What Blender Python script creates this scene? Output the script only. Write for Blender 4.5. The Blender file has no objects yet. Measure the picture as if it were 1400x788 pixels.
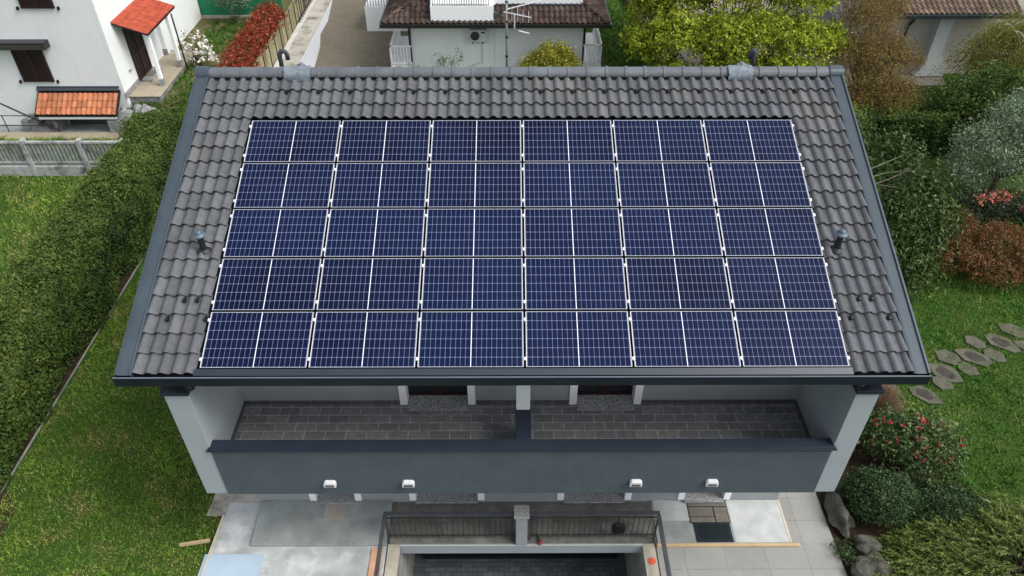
import bpy, math, random
import numpy as np
from mathutils import Vector, Matrix
R = math.radians
PI = math.pi
random.seed(7)
rng = np.random.default_rng(7)
sc = bpy.context.scene
col = sc.collection

# ------------------------------------------------------------------ camera, sky, sun, exposure
cam_d = bpy.data.cameras.new('camera')
cam = bpy.data.objects.new('camera', cam_d)
col.objects.link(cam)
cam.location = (-0.24, -8.54, 15.25)
cam.rotation_euler = (R(90 - 40.15), 0, R(-0.19))
cam_d.sensor_width = 36
cam_d.lens = 26.43
cam_d.clip_end = 2000
cam_d.clip_start = 0.1
sc.camera = cam

SUN_EL, SUN_AZ = 52, 112          # azimuth measured clockwise from +Y (the direction the camera looks)
world = bpy.data.worlds.new('World')
sc.world = world
world.use_nodes = True
wn = world.node_tree
for n in list(wn.nodes):
    wn.nodes.remove(n)
sky = wn.nodes.new('ShaderNodeTexSky')
sky.sky_type = 'NISHITA'
sky.sun_disc = False
sky.sun_elevation = R(SUN_EL)
sky.sun_rotation = R(SUN_AZ)
sky.air_density = 1.0
sky.dust_density = 3.0
hs = wn.nodes.new('ShaderNodeHueSaturation')
hs.inputs['Saturation'].default_value = 0.34
bg = wn.nodes.new('ShaderNodeBackground')
bg.inputs['Strength'].default_value = 0.142
wo = wn.nodes.new('ShaderNodeOutputWorld')
wn.links.new(sky.outputs[0], hs.inputs['Color'])
wn.links.new(hs.outputs[0], bg.inputs['Color'])
wn.links.new(bg.outputs[0], wo.inputs['Surface'])
sun_d = bpy.data.lights.new('sun', 'SUN')
sun_d.energy = 1.3
sun_d.angle = R(24)
sun_d.color = (1.0, 0.96, 0.9)
sun = bpy.data.objects.new('sun', sun_d)
col.objects.link(sun)
_d = Vector((math.sin(R(SUN_AZ)) * math.cos(R(SUN_EL)), math.cos(R(SUN_AZ)) * math.cos(R(SUN_EL)), math.sin(R(SUN_EL))))
sun.rotation_euler = (-_d).to_track_quat('-Z', 'Y').to_euler()
sun.location = (20, -10, 40)
sc.view_settings.view_transform = 'Standard'
sc.view_settings.look = 'None'
sc.view_settings.exposure = 0.78
sc.view_settings.gamma = 1
sc.view_settings.use_curve_mapping = False
sc.cycles.max_bounces = 6
sc.cycles.diffuse_bounces = 3
sc.cycles.use_denoising = True

# ------------------------------------------------------------------ materials
def srgb(r, g, b):
    f = lambda c: (c / 255 / 12.92) if c / 255 <= 0.04045 else ((c / 255 + 0.055) / 1.055) ** 2.4
    return (f(r), f(g), f(b), 1)

def newmat(name):
    m = bpy.data.materials.new(name)
    m.use_nodes = True
    nt = m.node_tree
    return m, nt, nt.nodes['Principled BSDF']

def N(nt, kind, **kw):
    n = nt.nodes.new(kind)
    for k, v in kw.items():
        if k in n.inputs:
            n.inputs[k].default_value = v
        else:
            setattr(n, k, v)
    return n

def math_n(nt, op, a, b=None, c=None):
    n = nt.nodes.new('ShaderNodeMath')
    n.operation = op
    for i, v in enumerate((a, b, c)):
        if v is None:
            continue
        if isinstance(v, (int, float)):
            n.inputs[i].default_value = v
        else:
            nt.links.new(v, n.inputs[i])
    return n.outputs[0]

def mixc(nt, fac, a, b, blend='MIX'):
    n = nt.nodes.new('ShaderNodeMix')
    n.data_type = 'RGBA'
    n.blend_type = blend
    for sock, v in ((n.inputs[0], fac), (n.inputs[6], a), (n.inputs[7], b)):
        if isinstance(v, (int, float)):
            sock.default_value = v
        elif isinstance(v, tuple):
            sock.default_value = v
        else:
            nt.links.new(v, sock)
    return n.outputs[2]

def noise(nt, vec, scale, detail=4, rough=0.55):
    n = N(nt, 'ShaderNodeTexNoise')
    n.inputs['Scale'].default_value = scale
    n.inputs['Detail'].default_value = detail
    n.inputs['Roughness'].default_value = rough
    nt.links.new(vec, n.inputs['Vector'])
    return n.outputs['Fac']

def ramp(nt, fac, lo, hi):
    n = N(nt, 'ShaderNodeMapRange')
    n.inputs['From Min'].default_value = lo
    n.inputs['From Max'].default_value = hi
    nt.links.new(fac, n.inputs['Value'])
    return n.outputs[0]

def geo_pos(nt):
    return N(nt, 'ShaderNodeNewGeometry').outputs['Position']

def plain(name, c1, c2=None, scale=3, rough=0.7, spec=0.3, metal=0, bump=0.0, bscale=40, lo=0.35, hi=0.65, c3=None, scale3=0.6, tone=0, streak=0, sscale=(5, 5, .35)):
    """two colours mixed by noise in world position, optional large blotches c3, fine bump"""
    m, nt, p = newmat(name)
    pos = geo_pos(nt)
    c2 = c2 or tuple(x * 0.85 for x in c1[:3]) + (1,)
    out = mixc(nt, ramp(nt, noise(nt, pos, scale, 6), lo, hi), c1, c2)
    if c3:
        out = mixc(nt, ramp(nt, noise(nt, pos, scale3, 5, .65), .5, .68), out, c3)
    if streak:
        mp = N(nt, 'ShaderNodeMapping'); mp.inputs['Scale'].default_value = sscale
        nt.links.new(pos, mp.inputs[0])
        out = mixc(nt, math_n(nt, 'MULTIPLY', ramp(nt, noise(nt, mp.outputs[0], 1.5, 6, .6), .48, .8), streak), out, tuple(x * .6 for x in c1[:3]) + (1,))
    if tone:
        a = N(nt, 'ShaderNodeAttribute', attribute_name='tone')
        t = N(nt, 'ShaderNodeMapRange')
        nt.links.new(a.outputs['Fac'], t.inputs['Value'])
        t.inputs['To Min'].default_value = 1 - tone
        t.inputs['To Max'].default_value = 1 + tone
        hsv = N(nt, 'ShaderNodeHueSaturation')
        nt.links.new(out, hsv.inputs['Color'])
        nt.links.new(t.outputs[0], hsv.inputs['Value'])
        out = hsv.outputs[0]
    nt.links.new(out, p.inputs['Base Color'])
    p.inputs['Roughness'].default_value = rough
    p.inputs['Specular IOR Level'].default_value = spec
    p.inputs['Metallic'].default_value = metal
    if bump:
        b = N(nt, 'ShaderNodeBump')
        b.inputs['Strength'].default_value = bump
        b.inputs['Distance'].default_value = 0.02
        nt.links.new(noise(nt, pos, bscale, 3), b.inputs['Height'])
        nt.links.new(b.outputs[0], p.inputs['Normal'])
    return m

def leafmat(name, stops, rough=0.5, spec=0.3, trans=0.25):
    """leaf colour picked by the per-leaf attribute 'tone' (0..1) along a list of colours"""
    m, nt, p = newmat(name)
    a = N(nt, 'ShaderNodeAttribute', attribute_name='tone')
    cr = N(nt, 'ShaderNodeValToRGB')
    e = cr.color_ramp.elements
    while len(e) < len(stops):
        e.new(0.5)
    for i, c in enumerate(stops):
        e[i].position = i / (len(stops) - 1)
        e[i].color = c
    nt.links.new(a.outputs['Fac'], cr.inputs[0])
    nt.links.new(cr.outputs[0], p.inputs['Base Color'])
    p.inputs['Roughness'].default_value = rough
    p.inputs['Specular IOR Level'].default_value = spec
    tr = N(nt, 'ShaderNodeBsdfTranslucent')
    nt.links.new(cr.outputs[0], tr.inputs['Color'])
    mx = N(nt, 'ShaderNodeMixShader')
    mx.inputs[0].default_value = trans
    nt.links.new(p.outputs[0], mx.inputs[1])
    nt.links.new(tr.outputs[0], mx.inputs[2])
    nt.links.new(mx.outputs[0], nt.nodes['Material Output'].inputs['Surface'])
    return m

def brickmat(name, c1, c2, mortar, bw, bh, ms=0.006, rough=0.7, axes='xy', offset=0.5, stain=None, spec=.3, var=0.5, rot=0):
    m, nt, p = newmat(name)
    pos = geo_pos(nt)
    sep = N(nt, 'ShaderNodeSeparateXYZ'); nt.links.new(pos, sep.inputs[0])
    cmb = N(nt, 'ShaderNodeCombineXYZ')
    for i, a in enumerate(axes):
        nt.links.new(sep.outputs['xyz'.index(a)], cmb.inputs[i])
    vec = cmb.outputs[0]
    if rot:
        mp = N(nt, 'ShaderNodeMapping'); mp.inputs['Rotation'].default_value = (0, 0, rot)
        nt.links.new(vec, mp.inputs[0]); vec = mp.outputs[0]
    b = N(nt, 'ShaderNodeTexBrick')
    b.offset = offset
    b.inputs['Scale'].default_value = 1
    b.inputs['Mortar Size'].default_value = ms
    b.inputs['Mortar Smooth'].default_value = 0.1
    b.inputs['Brick Width'].default_value = bw
    b.inputs['Row Height'].default_value = bh
    b.inputs['Color1'].default_value = c1
    b.inputs['Color2'].default_value = c2
    b.inputs['Mortar'].default_value = mortar
    nt.links.new(vec, b.inputs['Vector'])
    out = b.outputs['Color']
    out = mixc(nt, math_n(nt, 'MULTIPLY', ramp(nt, noise(nt, pos, 9, 6, .7), .35, .7), var), out, tuple(x * .55 for x in c1[:3]) + (1,))
    if stain:
        out = mixc(nt, ramp(nt, noise(nt, pos, .8, 5, .7), .5, .72), out, stain)
    nt.links.new(out, p.inputs['Base Color'])
    p.inputs['Roughness'].default_value = rough
    p.inputs['Specular IOR Level'].default_value = spec
    bp = N(nt, 'ShaderNodeBump'); bp.inputs['Strength'].default_value = .4; bp.inputs['Distance'].default_value = .006
    bp.invert = True
    nt.links.new(b.outputs['Fac'], bp.inputs['Height'])
    nt.links.new(bp.outputs[0], p.inputs['Normal'])
    return m

M = {}
M['roof_tile'] = plain('roof_tile', (.086, .092, .101, 1), (.114, .120, .129, 1), 9, .75, .25, bump=.3, bscale=120, tone=.19, c3=(.128, .127, .124, 1), scale3=.8, streak=.35, sscale=(7, .5, .5))
M['ridge'] = plain('ridge_tile', (.095, .108, .122, 1), (.12, .133, .148, 1), 3, .55, .4, bump=.15, bscale=80, tone=.12)
M['slate_metal'] = plain('slate_metal', (.045, .062, .078, 1), (.055, .074, .091, 1), 2, .45, .4, metal=.15)
M['apron'] = plain('apron_metal', (.018, .027, .039, 1), (.022, .032, .046, 1), 2, .42, .5, metal=.15)
M['dark_metal'] = plain('dark_metal', (.010, .013, .019, 1), (.014, .018, .025, 1), 2, .5, .2)
M['gutter_lip'] = plain('gutter_lip', (.16, .19, .23, 1), None, 2, .3, .5, metal=.3)
M['coping'] = plain('coping_metal', (.014, .021, .034, 1), (.019, .027, .042, 1), 2.5, .5, .3)
M['membrane'] = plain('membrane', (.006, .006, .007, 1), None, 2, .8, .2)
M['frame'] = plain('panel_frame', (.62, .64, .68, 1), (.56, .58, .62, 1), 2, .35, .5, metal=.2)
M['frame_side_shade'] = plain('panel_frame_side_shade', (.012, .012, .014, 1), None, 2, .5, .3)  # silver frame sides painted near black for the shade in the panel gaps
M['clamp'] = plain('clamp', (.8, .8, .82, 1), None, 2, .35, .5, metal=.2)
M['grey_wall'] = plain('grey_render', (.255, .275, .28, 1), (.285, .305, .31, 1), 1.6, .85, .2, bump=.25, bscale=160)
M['pale_wall'] = plain('pale_render', (.295, .33, .348, 1), (.325, .36, .378, 1), 1.2, .85, .2, bump=.25, bscale=160, streak=.10)
M['slate_wall'] = plain('slate_render', (.068, .087, .102, 1), (.080, .100, .114, 1), 2.2, .85, .2, bump=.5, bscale=220, streak=.22)
M['trim_white'] = plain('white_trim', (.84, .85, .86, 1), (.80, .81, .82, 1), 2, .7, .3)
M['trim_grey'] = plain('trim_grey', (.52, .55, .56, 1), (.56, .59, .60, 1), 2, .8, .2)
M['granite'] = plain('granite', (.46, .47, .47, 1), (.05, .052, .055, 1), 55, .55, .4, lo=.42, hi=.6)
M['balcony_tile'] = brickmat('balcony_tile', (.15, .155, .16, 1), (.24, .24, .242, 1), (.46, .46, .455, 1), .41, .205, .008, .6, var=.6)
M['skirting'] = brickmat('skirting_tile', (.08, .08, .085, 1), (.12, .118, .12, 1), (.24, .24, .235, 1), .41, .25, .005, .6, axes='xz')
M['door_brown'] = plain('door_brown', (.022, .009, .009, 1), (.03, .012, .012, 1), 8, .45, .4)
M['black_glass'] = plain('dark_glass', (.012, .014, .017, 1), None, 2, .08, .6)
M['lamp_white'] = plain('lamp_white', (.66, .67, .68, 1), (.62, .63, .64, 1), 8, .4, .4)
M['lamp_slot'] = plain('lamp_slot', (.10, .095, .095, 1), None, 8, .6, .3)
M['concrete_pale'] = plain('pale_concrete', (.32, .345, .34, 1), (.45, .47, .465, 1), 1.9, .85, .2, bump=.2, bscale=30, c3=(.58, .595, .59, 1), scale3=1.6)
M['concrete_grey'] = plain('grey_concrete', (.21, .235, .23, 1), (.32, .345, .335, 1), 2.0, .75, .3, bump=.12, bscale=25, c3=(.25, .262, .24, 1), scale3=2.5)
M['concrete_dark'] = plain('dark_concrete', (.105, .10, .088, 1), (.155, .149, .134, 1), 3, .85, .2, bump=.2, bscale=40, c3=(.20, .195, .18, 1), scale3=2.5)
M['concrete_white'] = plain('white_concrete', (.39, .41, .40, 1), (.49, .51, .50, 1), 3.2, .85, .2, bump=.15, bscale=35)
M['ramp_wall'] = plain('ramp_wall', (.22, .225, .21, 1), (.33, .33, .30, 1), 2.5, .85, .2, bump=.2, bscale=30, c3=(.14, .145, .13, 1), scale3=1.4)
M['wall_top'] = plain('wall_top_concrete', (.34, .32, .26, 1), (.44, .41, .34, 1), 4, .9, .2, bump=.4, bscale=30, c3=(.26, .25, .2, 1), scale3=2)
M['beam_grey'] = plain('beam_grey', (.26, .295, .315, 1), (.29, .325, .345, 1), 2, .8, .2)
M['beige_tile'] = plain('beige_tile', (.36, .335, .295, 1), (.32, .30, .265, 1), 3, .6, .3)
M['paver'] = brickmat('big_paver', (.25, .25, .232, 1), (.28, .28, .262, 1), (.15, .15, .14, 1), .9, .6, .006, .7, offset=0.0, var=.15, stain=(.31, .31, .29, 1))
M['ramp_paver'] = brickmat('ramp_paver', (.075, .09, .10, 1), (.15, .165, .175, 1), (.04, .045, .05, 1), .27, .13, .008, .65, var=.5, stain=(.06, .063, .066, 1))
M['timber'] = plain('timber', (.50, .38, .22, 1), (.42, .31, .18, 1), 6, .8, .2, bump=.2, bscale=50)
M['timber_pale'] = plain('pale_timber', (.58, .52, .42, 1), (.48, .42, .34, 1), 6, .8, .2)
M['tile_taupe'] = plain('taupe_board', (.135, .122, .103, 1), (.17, .155, .132, 1), 6, .6, .3)
M['mat_black'] = plain('black_mat', (.006, .013, .016, 1), (.009, .017, .02, 1), 9, .7, .2)
M['mat_edge'] = plain('mat_edge', (.013, .018, .026, 1), None, 9, .6, .3)
M['board_blue'] = plain('blue_board', (.34, .44, .53, 1), (.38, .48, .56, 1), 1.5, .5, .4)
M['terracotta'] = plain('terracotta', (.52, .28, .17, 1), (.60, .36, .23, 1), 5, .85, .2)
M['brick'] = plain('loose_brick', (.30, .13, .08, 1), (.38, .19, .12, 1), 9, .9, .2, bump=.3, bscale=40)
M['iron'] = plain('iron', (.022, .024, .027, 1), (.032, .034, .037, 1), 6, .5, .4)
M['iron_top'] = plain('iron_top', (.048, .053, .062, 1), (.068, .073, .083, 1), 3, .45, .45)
M['orange_red'] = plain('orange_red', (.62, .11, .06, 1), None, 6, .6, .3)
M['tool_red'] = plain('tool_red', (.3, .02, .025, 1), None, 6, .4, .4)
M['rubber'] = plain('rubber', (.008, .008, .009, 1), None, 6, .6, .3)
M['vent_metal'] = plain('vent_metal', (.075, .11, .14, 1), (.095, .13, .16, 1), 5, .5, .4, metal=.2)
M['vent_pipe'] = plain('vent_pipe', (.014, .016, .02, 1), None, 5, .5, .4)
M['foil'] = plain('foil', (.13, .155, .18, 1), (.20, .23, .26, 1), 10, .7, .3, bump=.5, bscale=22)
M['goose'] = plain('gooseneck', (.035, .042, .052, 1), (.045, .052, .062, 1), 5, .5, .3)
M['galv'] = plain('galvanised', (.36, .40, .41, 1), (.28, .31, .32, 1), 9, .45, .5, metal=.4)
M['alu'] = plain('aluminium', (.75, .77, .78, 1), None, 9, .35, .5, metal=.3)
M['white_wall'] = plain('white_render', (.77, .80, .79, 1), (.73, .765, .755, 1), 1.2, .9, .2, bump=.5, bscale=60, streak=.18)
M['white_wall_plain'] = plain('white_paint', (.86, .885, .89, 1), (.82, .85, .855, 1), .8, .9, .2, bump=.2, bscale=60)
M['shutter'] = brickmat('brown_shutter', (.022, .012, .012, 1), (.026, .014, .013, 1), (.008, .005, .005, 1), 4, .05, .012, .5, axes='xz', var=.2)
M['shutter_side'] = brickmat('brown_shutter_side', (.024, .014, .014, 1), (.028, .016, .015, 1), (.01, .006, .006, 1), 4, .05, .012, .5, axes='yz', var=.2)
M['orange_tile'] = plain('orange_tile', (.33, .115, .054, 1), (.41, .16, .08, 1), 6, .8, .25, tone=.25, bump=.2, bscale=80)
M['red_tile'] = plain('red_tile', (.33, .060, .030, 1), (.38, .078, .042, 1), 6, .75, .25, tone=.15)
M['brown_tile'] = plain('brown_tile', (.040, .026, .022, 1), (.070, .046, .038, 1), 7, .85, .2, tone=.35, bump=.3, bscale=60, c3=(.11, .085, .066, 1), scale3=1.3)
M['tan_tile'] = plain('tan_tile', (.115, .082, .060, 1), (.165, .122, .092, 1), 7, .85, .2, tone=.35, bump=.3, bscale=60)
M['plinth'] = plain('stone_plinth', (.20, .205, .20, 1), (.30, .305, .30, 1), 6, .85, .2, bump=.5, bscale=20, c3=(.13, .135, .125, 1), scale3=2)
M['tile_floor'] = brickmat('porch_floor', (.34, .29, .21, 1), (.38, .33, .25, 1), (.25, .22, .17, 1), .6, .6, .008, .7, offset=0, var=.3)
M['fence_conc'] = plain('weathered_concrete', (.30, .31, .30, 1), (.42, .43, .42, 1), 5, .9, .2, bump=.4, bscale=30, c3=(.06, .065, .06, 1), scale3=1.6)
M['fence_dark'] = plain('fence_baluster', (.24, .26, .25, 1), (.34, .36, .35, 1), 5, .9, .2, c3=(.10, .105, .10, 1), scale3=2)
M['green_sheet'] = plain('green_sheet', (.012, .175, .085, 1), (.015, .20, .10, 1), 1.5, .55, .3)
M['wood_fence'] = plain('reed_fence', (.24, .215, .125, 1), (.31, .28, .17, 1), 4, .85, .2, tone=.3)
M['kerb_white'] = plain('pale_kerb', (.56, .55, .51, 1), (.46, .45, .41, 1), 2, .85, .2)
M['kerb_stain'] = plain('stained_wall_top', (.36, .34, .29, 1), (.45, .43, .38, 1), 1.5, .9, .2, c3=(.14, .13, .11, 1), scale3=1.2)
M['gravel'] = plain('pale_gravel', (.36, .37, .39, 1), (.58, .59, .61, 1), 22, .9, .2, bump=.6, bscale=40)
M['drive'] = brickmat('driveway_paver', (.20, .165, .125, 1), (.25, .21, .16, 1), (.085, .085, .055, 1), .22, .13, .02, .8, rot=R(45), stain=(.12, .12, .06, 1), var=.4)
M['beige_wall'] = plain('beige_render', (.50, .48, .44, 1), (.54, .52, .48, 1), 1, .9, .2)
M['chimney'] = plain('pale_chimney', (.60, .66, .665, 1), (.65, .70, .705, 1), 2, .9, .2)
M['gutter_green'] = plain('dark_gutter', (.022, .032, .034, 1), None, 2, .4, .5)
M['gutter_black'] = plain('black_gutter', (.014, .014, .015, 1), None, 2, .4, .5)
M['slat_brown'] = plain('brown_slats', (.12, .07, .05, 1), (.17, .10, .075, 1), 5, .85, .2)
M['soil'] = plain('soil', (.026, .017, .011, 1), (.048, .033, .022, 1), 5, .95, .1, bump=.8, bscale=18)
M['bare_ground'] = plain('bare_ground', (.20, .17, .15, 1), (.27, .24, .215, 1), 2, .95, .1, bump=.5, bscale=12)
M['rock'] = plain('rock', (.062, .062, .050, 1), (.105, .104, .088, 1), 3.5, .9, .2, bump=.8, bscale=10, c3=(.05, .056, .035, 1), scale3=2.2)
M['flag'] = plain('flagstone', (.080, .080, .056, 1), (.118, .116, .084, 1), 4, .9, .2, bump=.5, bscale=16)
M['flag_dark'] = plain('dark_flagstone', (.042, .036, .033, 1), (.066, .058, .053, 1), 6, .9, .2, bump=.5, bscale=16)
M['bark'] = plain('bark', (.085, .065, .045, 1), (.14, .11, .08, 1), 8, .9, .2, bump=.6, bscale=30)
M['bark_pale'] = plain('pale_bark', (.26, .225, .16, 1), (.34, .30, .22, 1), 8, .9, .2)
M['bark_white'] = plain('white_bark', (.55, .54, .49, 1), (.42, .41, .37, 1), 8, .9, .2)
M['twig_brown'] = plain('twig_brown', (.14, .085, .055, 1), (.20, .13, .085, 1), 4, .9, .2)
M['stems_or_core'] = plain('hedge_dark_core', (.02, .017, .011, 1), (.03, .025, .016, 1), 8, .95, .1)  # dark colour of solid cores added inside hedges and bushes against see-through

def panel_glass():
    m, nt, p = newmat('solar_cells')
    tc = N(nt, 'ShaderNodeTexCoord')
    sep = N(nt, 'ShaderNodeSeparateXYZ')
    nt.links.new(tc.outputs['Object'], sep.inputs[0])
    ax = math_n(nt, 'ABSOLUTE', sep.outputs[0])
    hx = math_n(nt, 'SUBTRACT', ax, 0.0058)
    px, py = 0.0838, 0.1667
    fx = math_n(nt, 'FRACT', math_n(nt, 'DIVIDE', hx, px))
    fy = math_n(nt, 'FRACT', math_n(nt, 'DIVIDE', math_n(nt, 'ADD', sep.outputs[1], 0.5), py))
    dx = math_n(nt, 'MULTIPLY', math_n(nt, 'SUBTRACT', 0.5, math_n(nt, 'ABSOLUTE', math_n(nt, 'SUBTRACT', fx, 0.5))), px)
    dy = math_n(nt, 'MULTIPLY', math_n(nt, 'SUBTRACT', 0.5, math_n(nt, 'ABSOLUTE', math_n(nt, 'SUBTRACT', fy, 0.5))), py)
    lx = math_n(nt, 'LESS_THAN', dx, 0.0025)
    ly = math_n(nt, 'LESS_THAN', dy, 0.0030)
    dia = math_n(nt, 'LESS_THAN', math_n(nt, 'ADD', dx, dy), 0.0125)
    ctr = math_n(nt, 'LESS_THAN', hx, 0.0)
    edx = math_n(nt, 'GREATER_THAN', ax, 0.853)
    edy = math_n(nt, 'GREATER_THAN', math_n(nt, 'ABSOLUTE', sep.outputs[1]), 0.5015)
    line = math_n(nt, 'MAXIMUM', math_n(nt, 'MAXIMUM', lx, ly), dia)
    white = math_n(nt, 'MAXIMUM', math_n(nt, 'MAXIMUM', ctr, edx), edy)
    oi = N(nt, 'ShaderNodeObjectInfo')
    cell = mixc(nt, oi.outputs['Random'], (.0030, .0042, .018, 1), (.0034, .0082, .038, 1))  # panel tones and the blue drift below imitate uneven sky sheen in colour
    pos = geo_pos(nt)
    cell = mixc(nt, ramp(nt, noise(nt, pos, .5, 3), .35, .7), cell, (.0055, .0110, .042, 1))
    c = mixc(nt, line, cell, (.175, .205, .31, 1))
    c = mixc(nt, white, c, (.74, .75, .80, 1))
    nt.links.new(c, p.inputs['Base Color'])
    p.inputs['Roughness'].default_value = .14
    p.inputs['Specular IOR Level'].default_value = .14
    return m
M['cells'] = panel_glass()

def lawn_mat():
    m, nt, p = newmat('lawn_soil')
    pos = geo_pos(nt)
    c = mixc(nt, ramp(nt, noise(nt, pos, .5, 6, .6), .35, .65), (.036, .080, .012, 1), (.06, .11, .018, 1))
    c = mixc(nt, ramp(nt, noise(nt, pos, 9, 5, .7), .4, .7), c, (.018, .036, .008, 1))
    c = mixc(nt, ramp(nt, noise(nt, pos, 1.1, 6, .7), .58, .75), c, (.075, .062, .025, 1))
    nt.links.new(c, p.inputs['Base Color'])
    p.inputs['Roughness'].default_value = .95
    p.inputs['Specular IOR Level'].default_value = .1
    b = N(nt, 'ShaderNodeBump'); b.inputs['Strength'].default_value = .7; b.inputs['Distance'].default_value = .04
    nt.links.new(noise(nt, pos, 22, 4), b.inputs['Height'])
    nt.links.new(b.outputs[0], p.inputs['Normal'])
    return m
M['lawn'] = lawn_mat()

def grass_mat(name, a, b_, dry):
    m, nt, p = newmat(name)
    pos = geo_pos(nt)
    at = N(nt, 'ShaderNodeAttribute', attribute_name='tone')
    c = mixc(nt, at.outputs['Fac'], a, b_)
    c = mixc(nt, math_n(nt, 'MULTIPLY', ramp(nt, noise(nt, pos, .45, 5, .6), .45, .62), .6), c, tuple(x * .62 for x in a[:3]) + (1,))
    c = mixc(nt, math_n(nt, 'MULTIPLY', ramp(nt, noise(nt, pos, 1.0, 5, .7), .50, .70), .85), c, dry)
    nt.links.new(c, p.inputs['Base Color'])
    p.inputs['Roughness'].default_value = .6
    p.inputs['Specular IOR Level'].default_value = .2
    return m
M['grass'] = grass_mat('grass_blades', (0.0783, 0.1698, 0.0232, 1), (0.2446, 0.3626, 0.0510, 1), (0.4307, 0.3007, 0.1277, 1))
M['grass_deep'] = grass_mat('grass_blades_deep', (0.0509, 0.1540, 0.0208, 1), (0.1370, 0.2810, 0.0418, 1), (0.2349, 0.2719, 0.0696, 1))  # deeper green blades of the right and back lawns
M['grass_dry'] = grass_mat('grass_blades_worn', (0.0508, 0.1232, 0.0174, 1), (0.1087, 0.2030, 0.0319, 1), (0.2900, 0.2392, 0.1232, 1))

M['l_hedge'] = leafmat('laurel_hedge_leaf', [(0.0229, 0.0431, 0.0102, 1), (0.0501, 0.0904, 0.0168, 1), (0.0909, 0.1422, 0.0272, 1), (0.1935, 0.2477, 0.0541, 1)], .55, .25)
M['l_yellow'] = leafmat('spring_leaf', [(0.0800, 0.1100, 0.0100, 1), (0.1900, 0.2500, 0.0170, 1), (0.3100, 0.3800, 0.0270, 1), (0.4700, 0.5200, 0.0650, 1)], .55, .25, .35)
M['l_olivebrown'] = leafmat('budding_leaf', [(0.1000, 0.0600, 0.0280, 1), (0.1700, 0.1100, 0.0420, 1), (0.2200, 0.1650, 0.0500, 1), (0.2900, 0.2500, 0.0550, 1)], .6, .2, .3)
M['l_red'] = leafmat('red_leaf', [(.03, .06, .012, 1), (.16, .03, .014, 1), (.28, .045, .02, 1), (.36, .085, .035, 1)], .5, .3)
M['l_dark'] = leafmat('dark_leaf', [(0.0208, 0.0468, 0.0110, 1), (0.0364, 0.0780, 0.0157, 1), (0.0676, 0.1248, 0.0252, 1), (0.1560, 0.2211, 0.0472, 1)], .55, .2)
M['l_box'] = leafmat('box_leaf', [(0.0190, 0.0455, 0.0179, 1), (0.0342, 0.0721, 0.0254, 1), (0.0607, 0.1101, 0.0387, 1), (0.1233, 0.1802, 0.0671, 1)], .55, .2)
M['l_camellia'] = leafmat('camellia_leaf', [(0.0228, 0.0510, 0.0134, 1), (0.0456, 0.0840, 0.0246, 1), (0.0855, 0.1350, 0.0448, 1), (0.1710, 0.2250, 0.0840, 1)], .5, .22, .2)
M['l_olive'] = leafmat('grey_leaf', [(0.0727, 0.1112, 0.0605, 1), (0.1615, 0.2242, 0.1286, 1), (0.2744, 0.3588, 0.2192, 1), (0.4521, 0.5741, 0.3706, 1)], .55, .3)
M['l_laurel'] = leafmat('glossy_laurel_leaf', [(0.0166, 0.0398, 0.0083, 1), (0.0330, 0.0653, 0.0128, 1), (0.0619, 0.1064, 0.0221, 1), (0.1652, 0.2198, 0.0784, 1)], .5, .25, .2)
M['l_maple'] = leafmat('maple_leaf', [(0.0850, 0.0750, 0.0240, 1), (0.1350, 0.0850, 0.0300, 1), (0.1900, 0.0800, 0.0300, 1), (0.2800, 0.1250, 0.0500, 1)], .55, .25)
M['l_azalea'] = leafmat('azalea_leaf', [(0.0196, 0.0308, 0.0182, 1), (0.0350, 0.0490, 0.0260, 1), (0.0630, 0.0770, 0.0390, 1)], .5, .3)
M['l_juniper'] = leafmat('juniper_needle', [(0.0390, 0.0624, 0.0156, 1), (0.1105, 0.1625, 0.0360, 1), (0.2210, 0.2860, 0.0660, 1), (0.3900, 0.4680, 0.1440, 1)], .55, .25)
M['l_willow'] = leafmat('willow_leaf', [(0.1016, 0.1090, 0.0208, 1), (0.1670, 0.1742, 0.0331, 1), (0.2323, 0.2396, 0.0520, 1), (0.2904, 0.2904, 0.0756, 1)], .6, .2)
M['l_spirea'] = leafmat('yellow_shrub_leaf', [(.09, .12, .012, 1), (.19, .21, .02, 1), (.31, .31, .03, 1), (.42, .36, .05, 1)], .5, .3)
M['petal_white'] = leafmat('white_petal', [(.7, .66, .58, 1), (.82, .8, .76, 1)], .6, .2)
M['petal_red'] = leafmat('red_petal', [(.30, .03, .035, 1), (.5, .09, .08, 1)], .55, .25)
M['petal_pink'] = leafmat('coral_petal', [(.50, .15, .10, 1), (.66, .26, .19, 1)], .55, .25)

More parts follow.
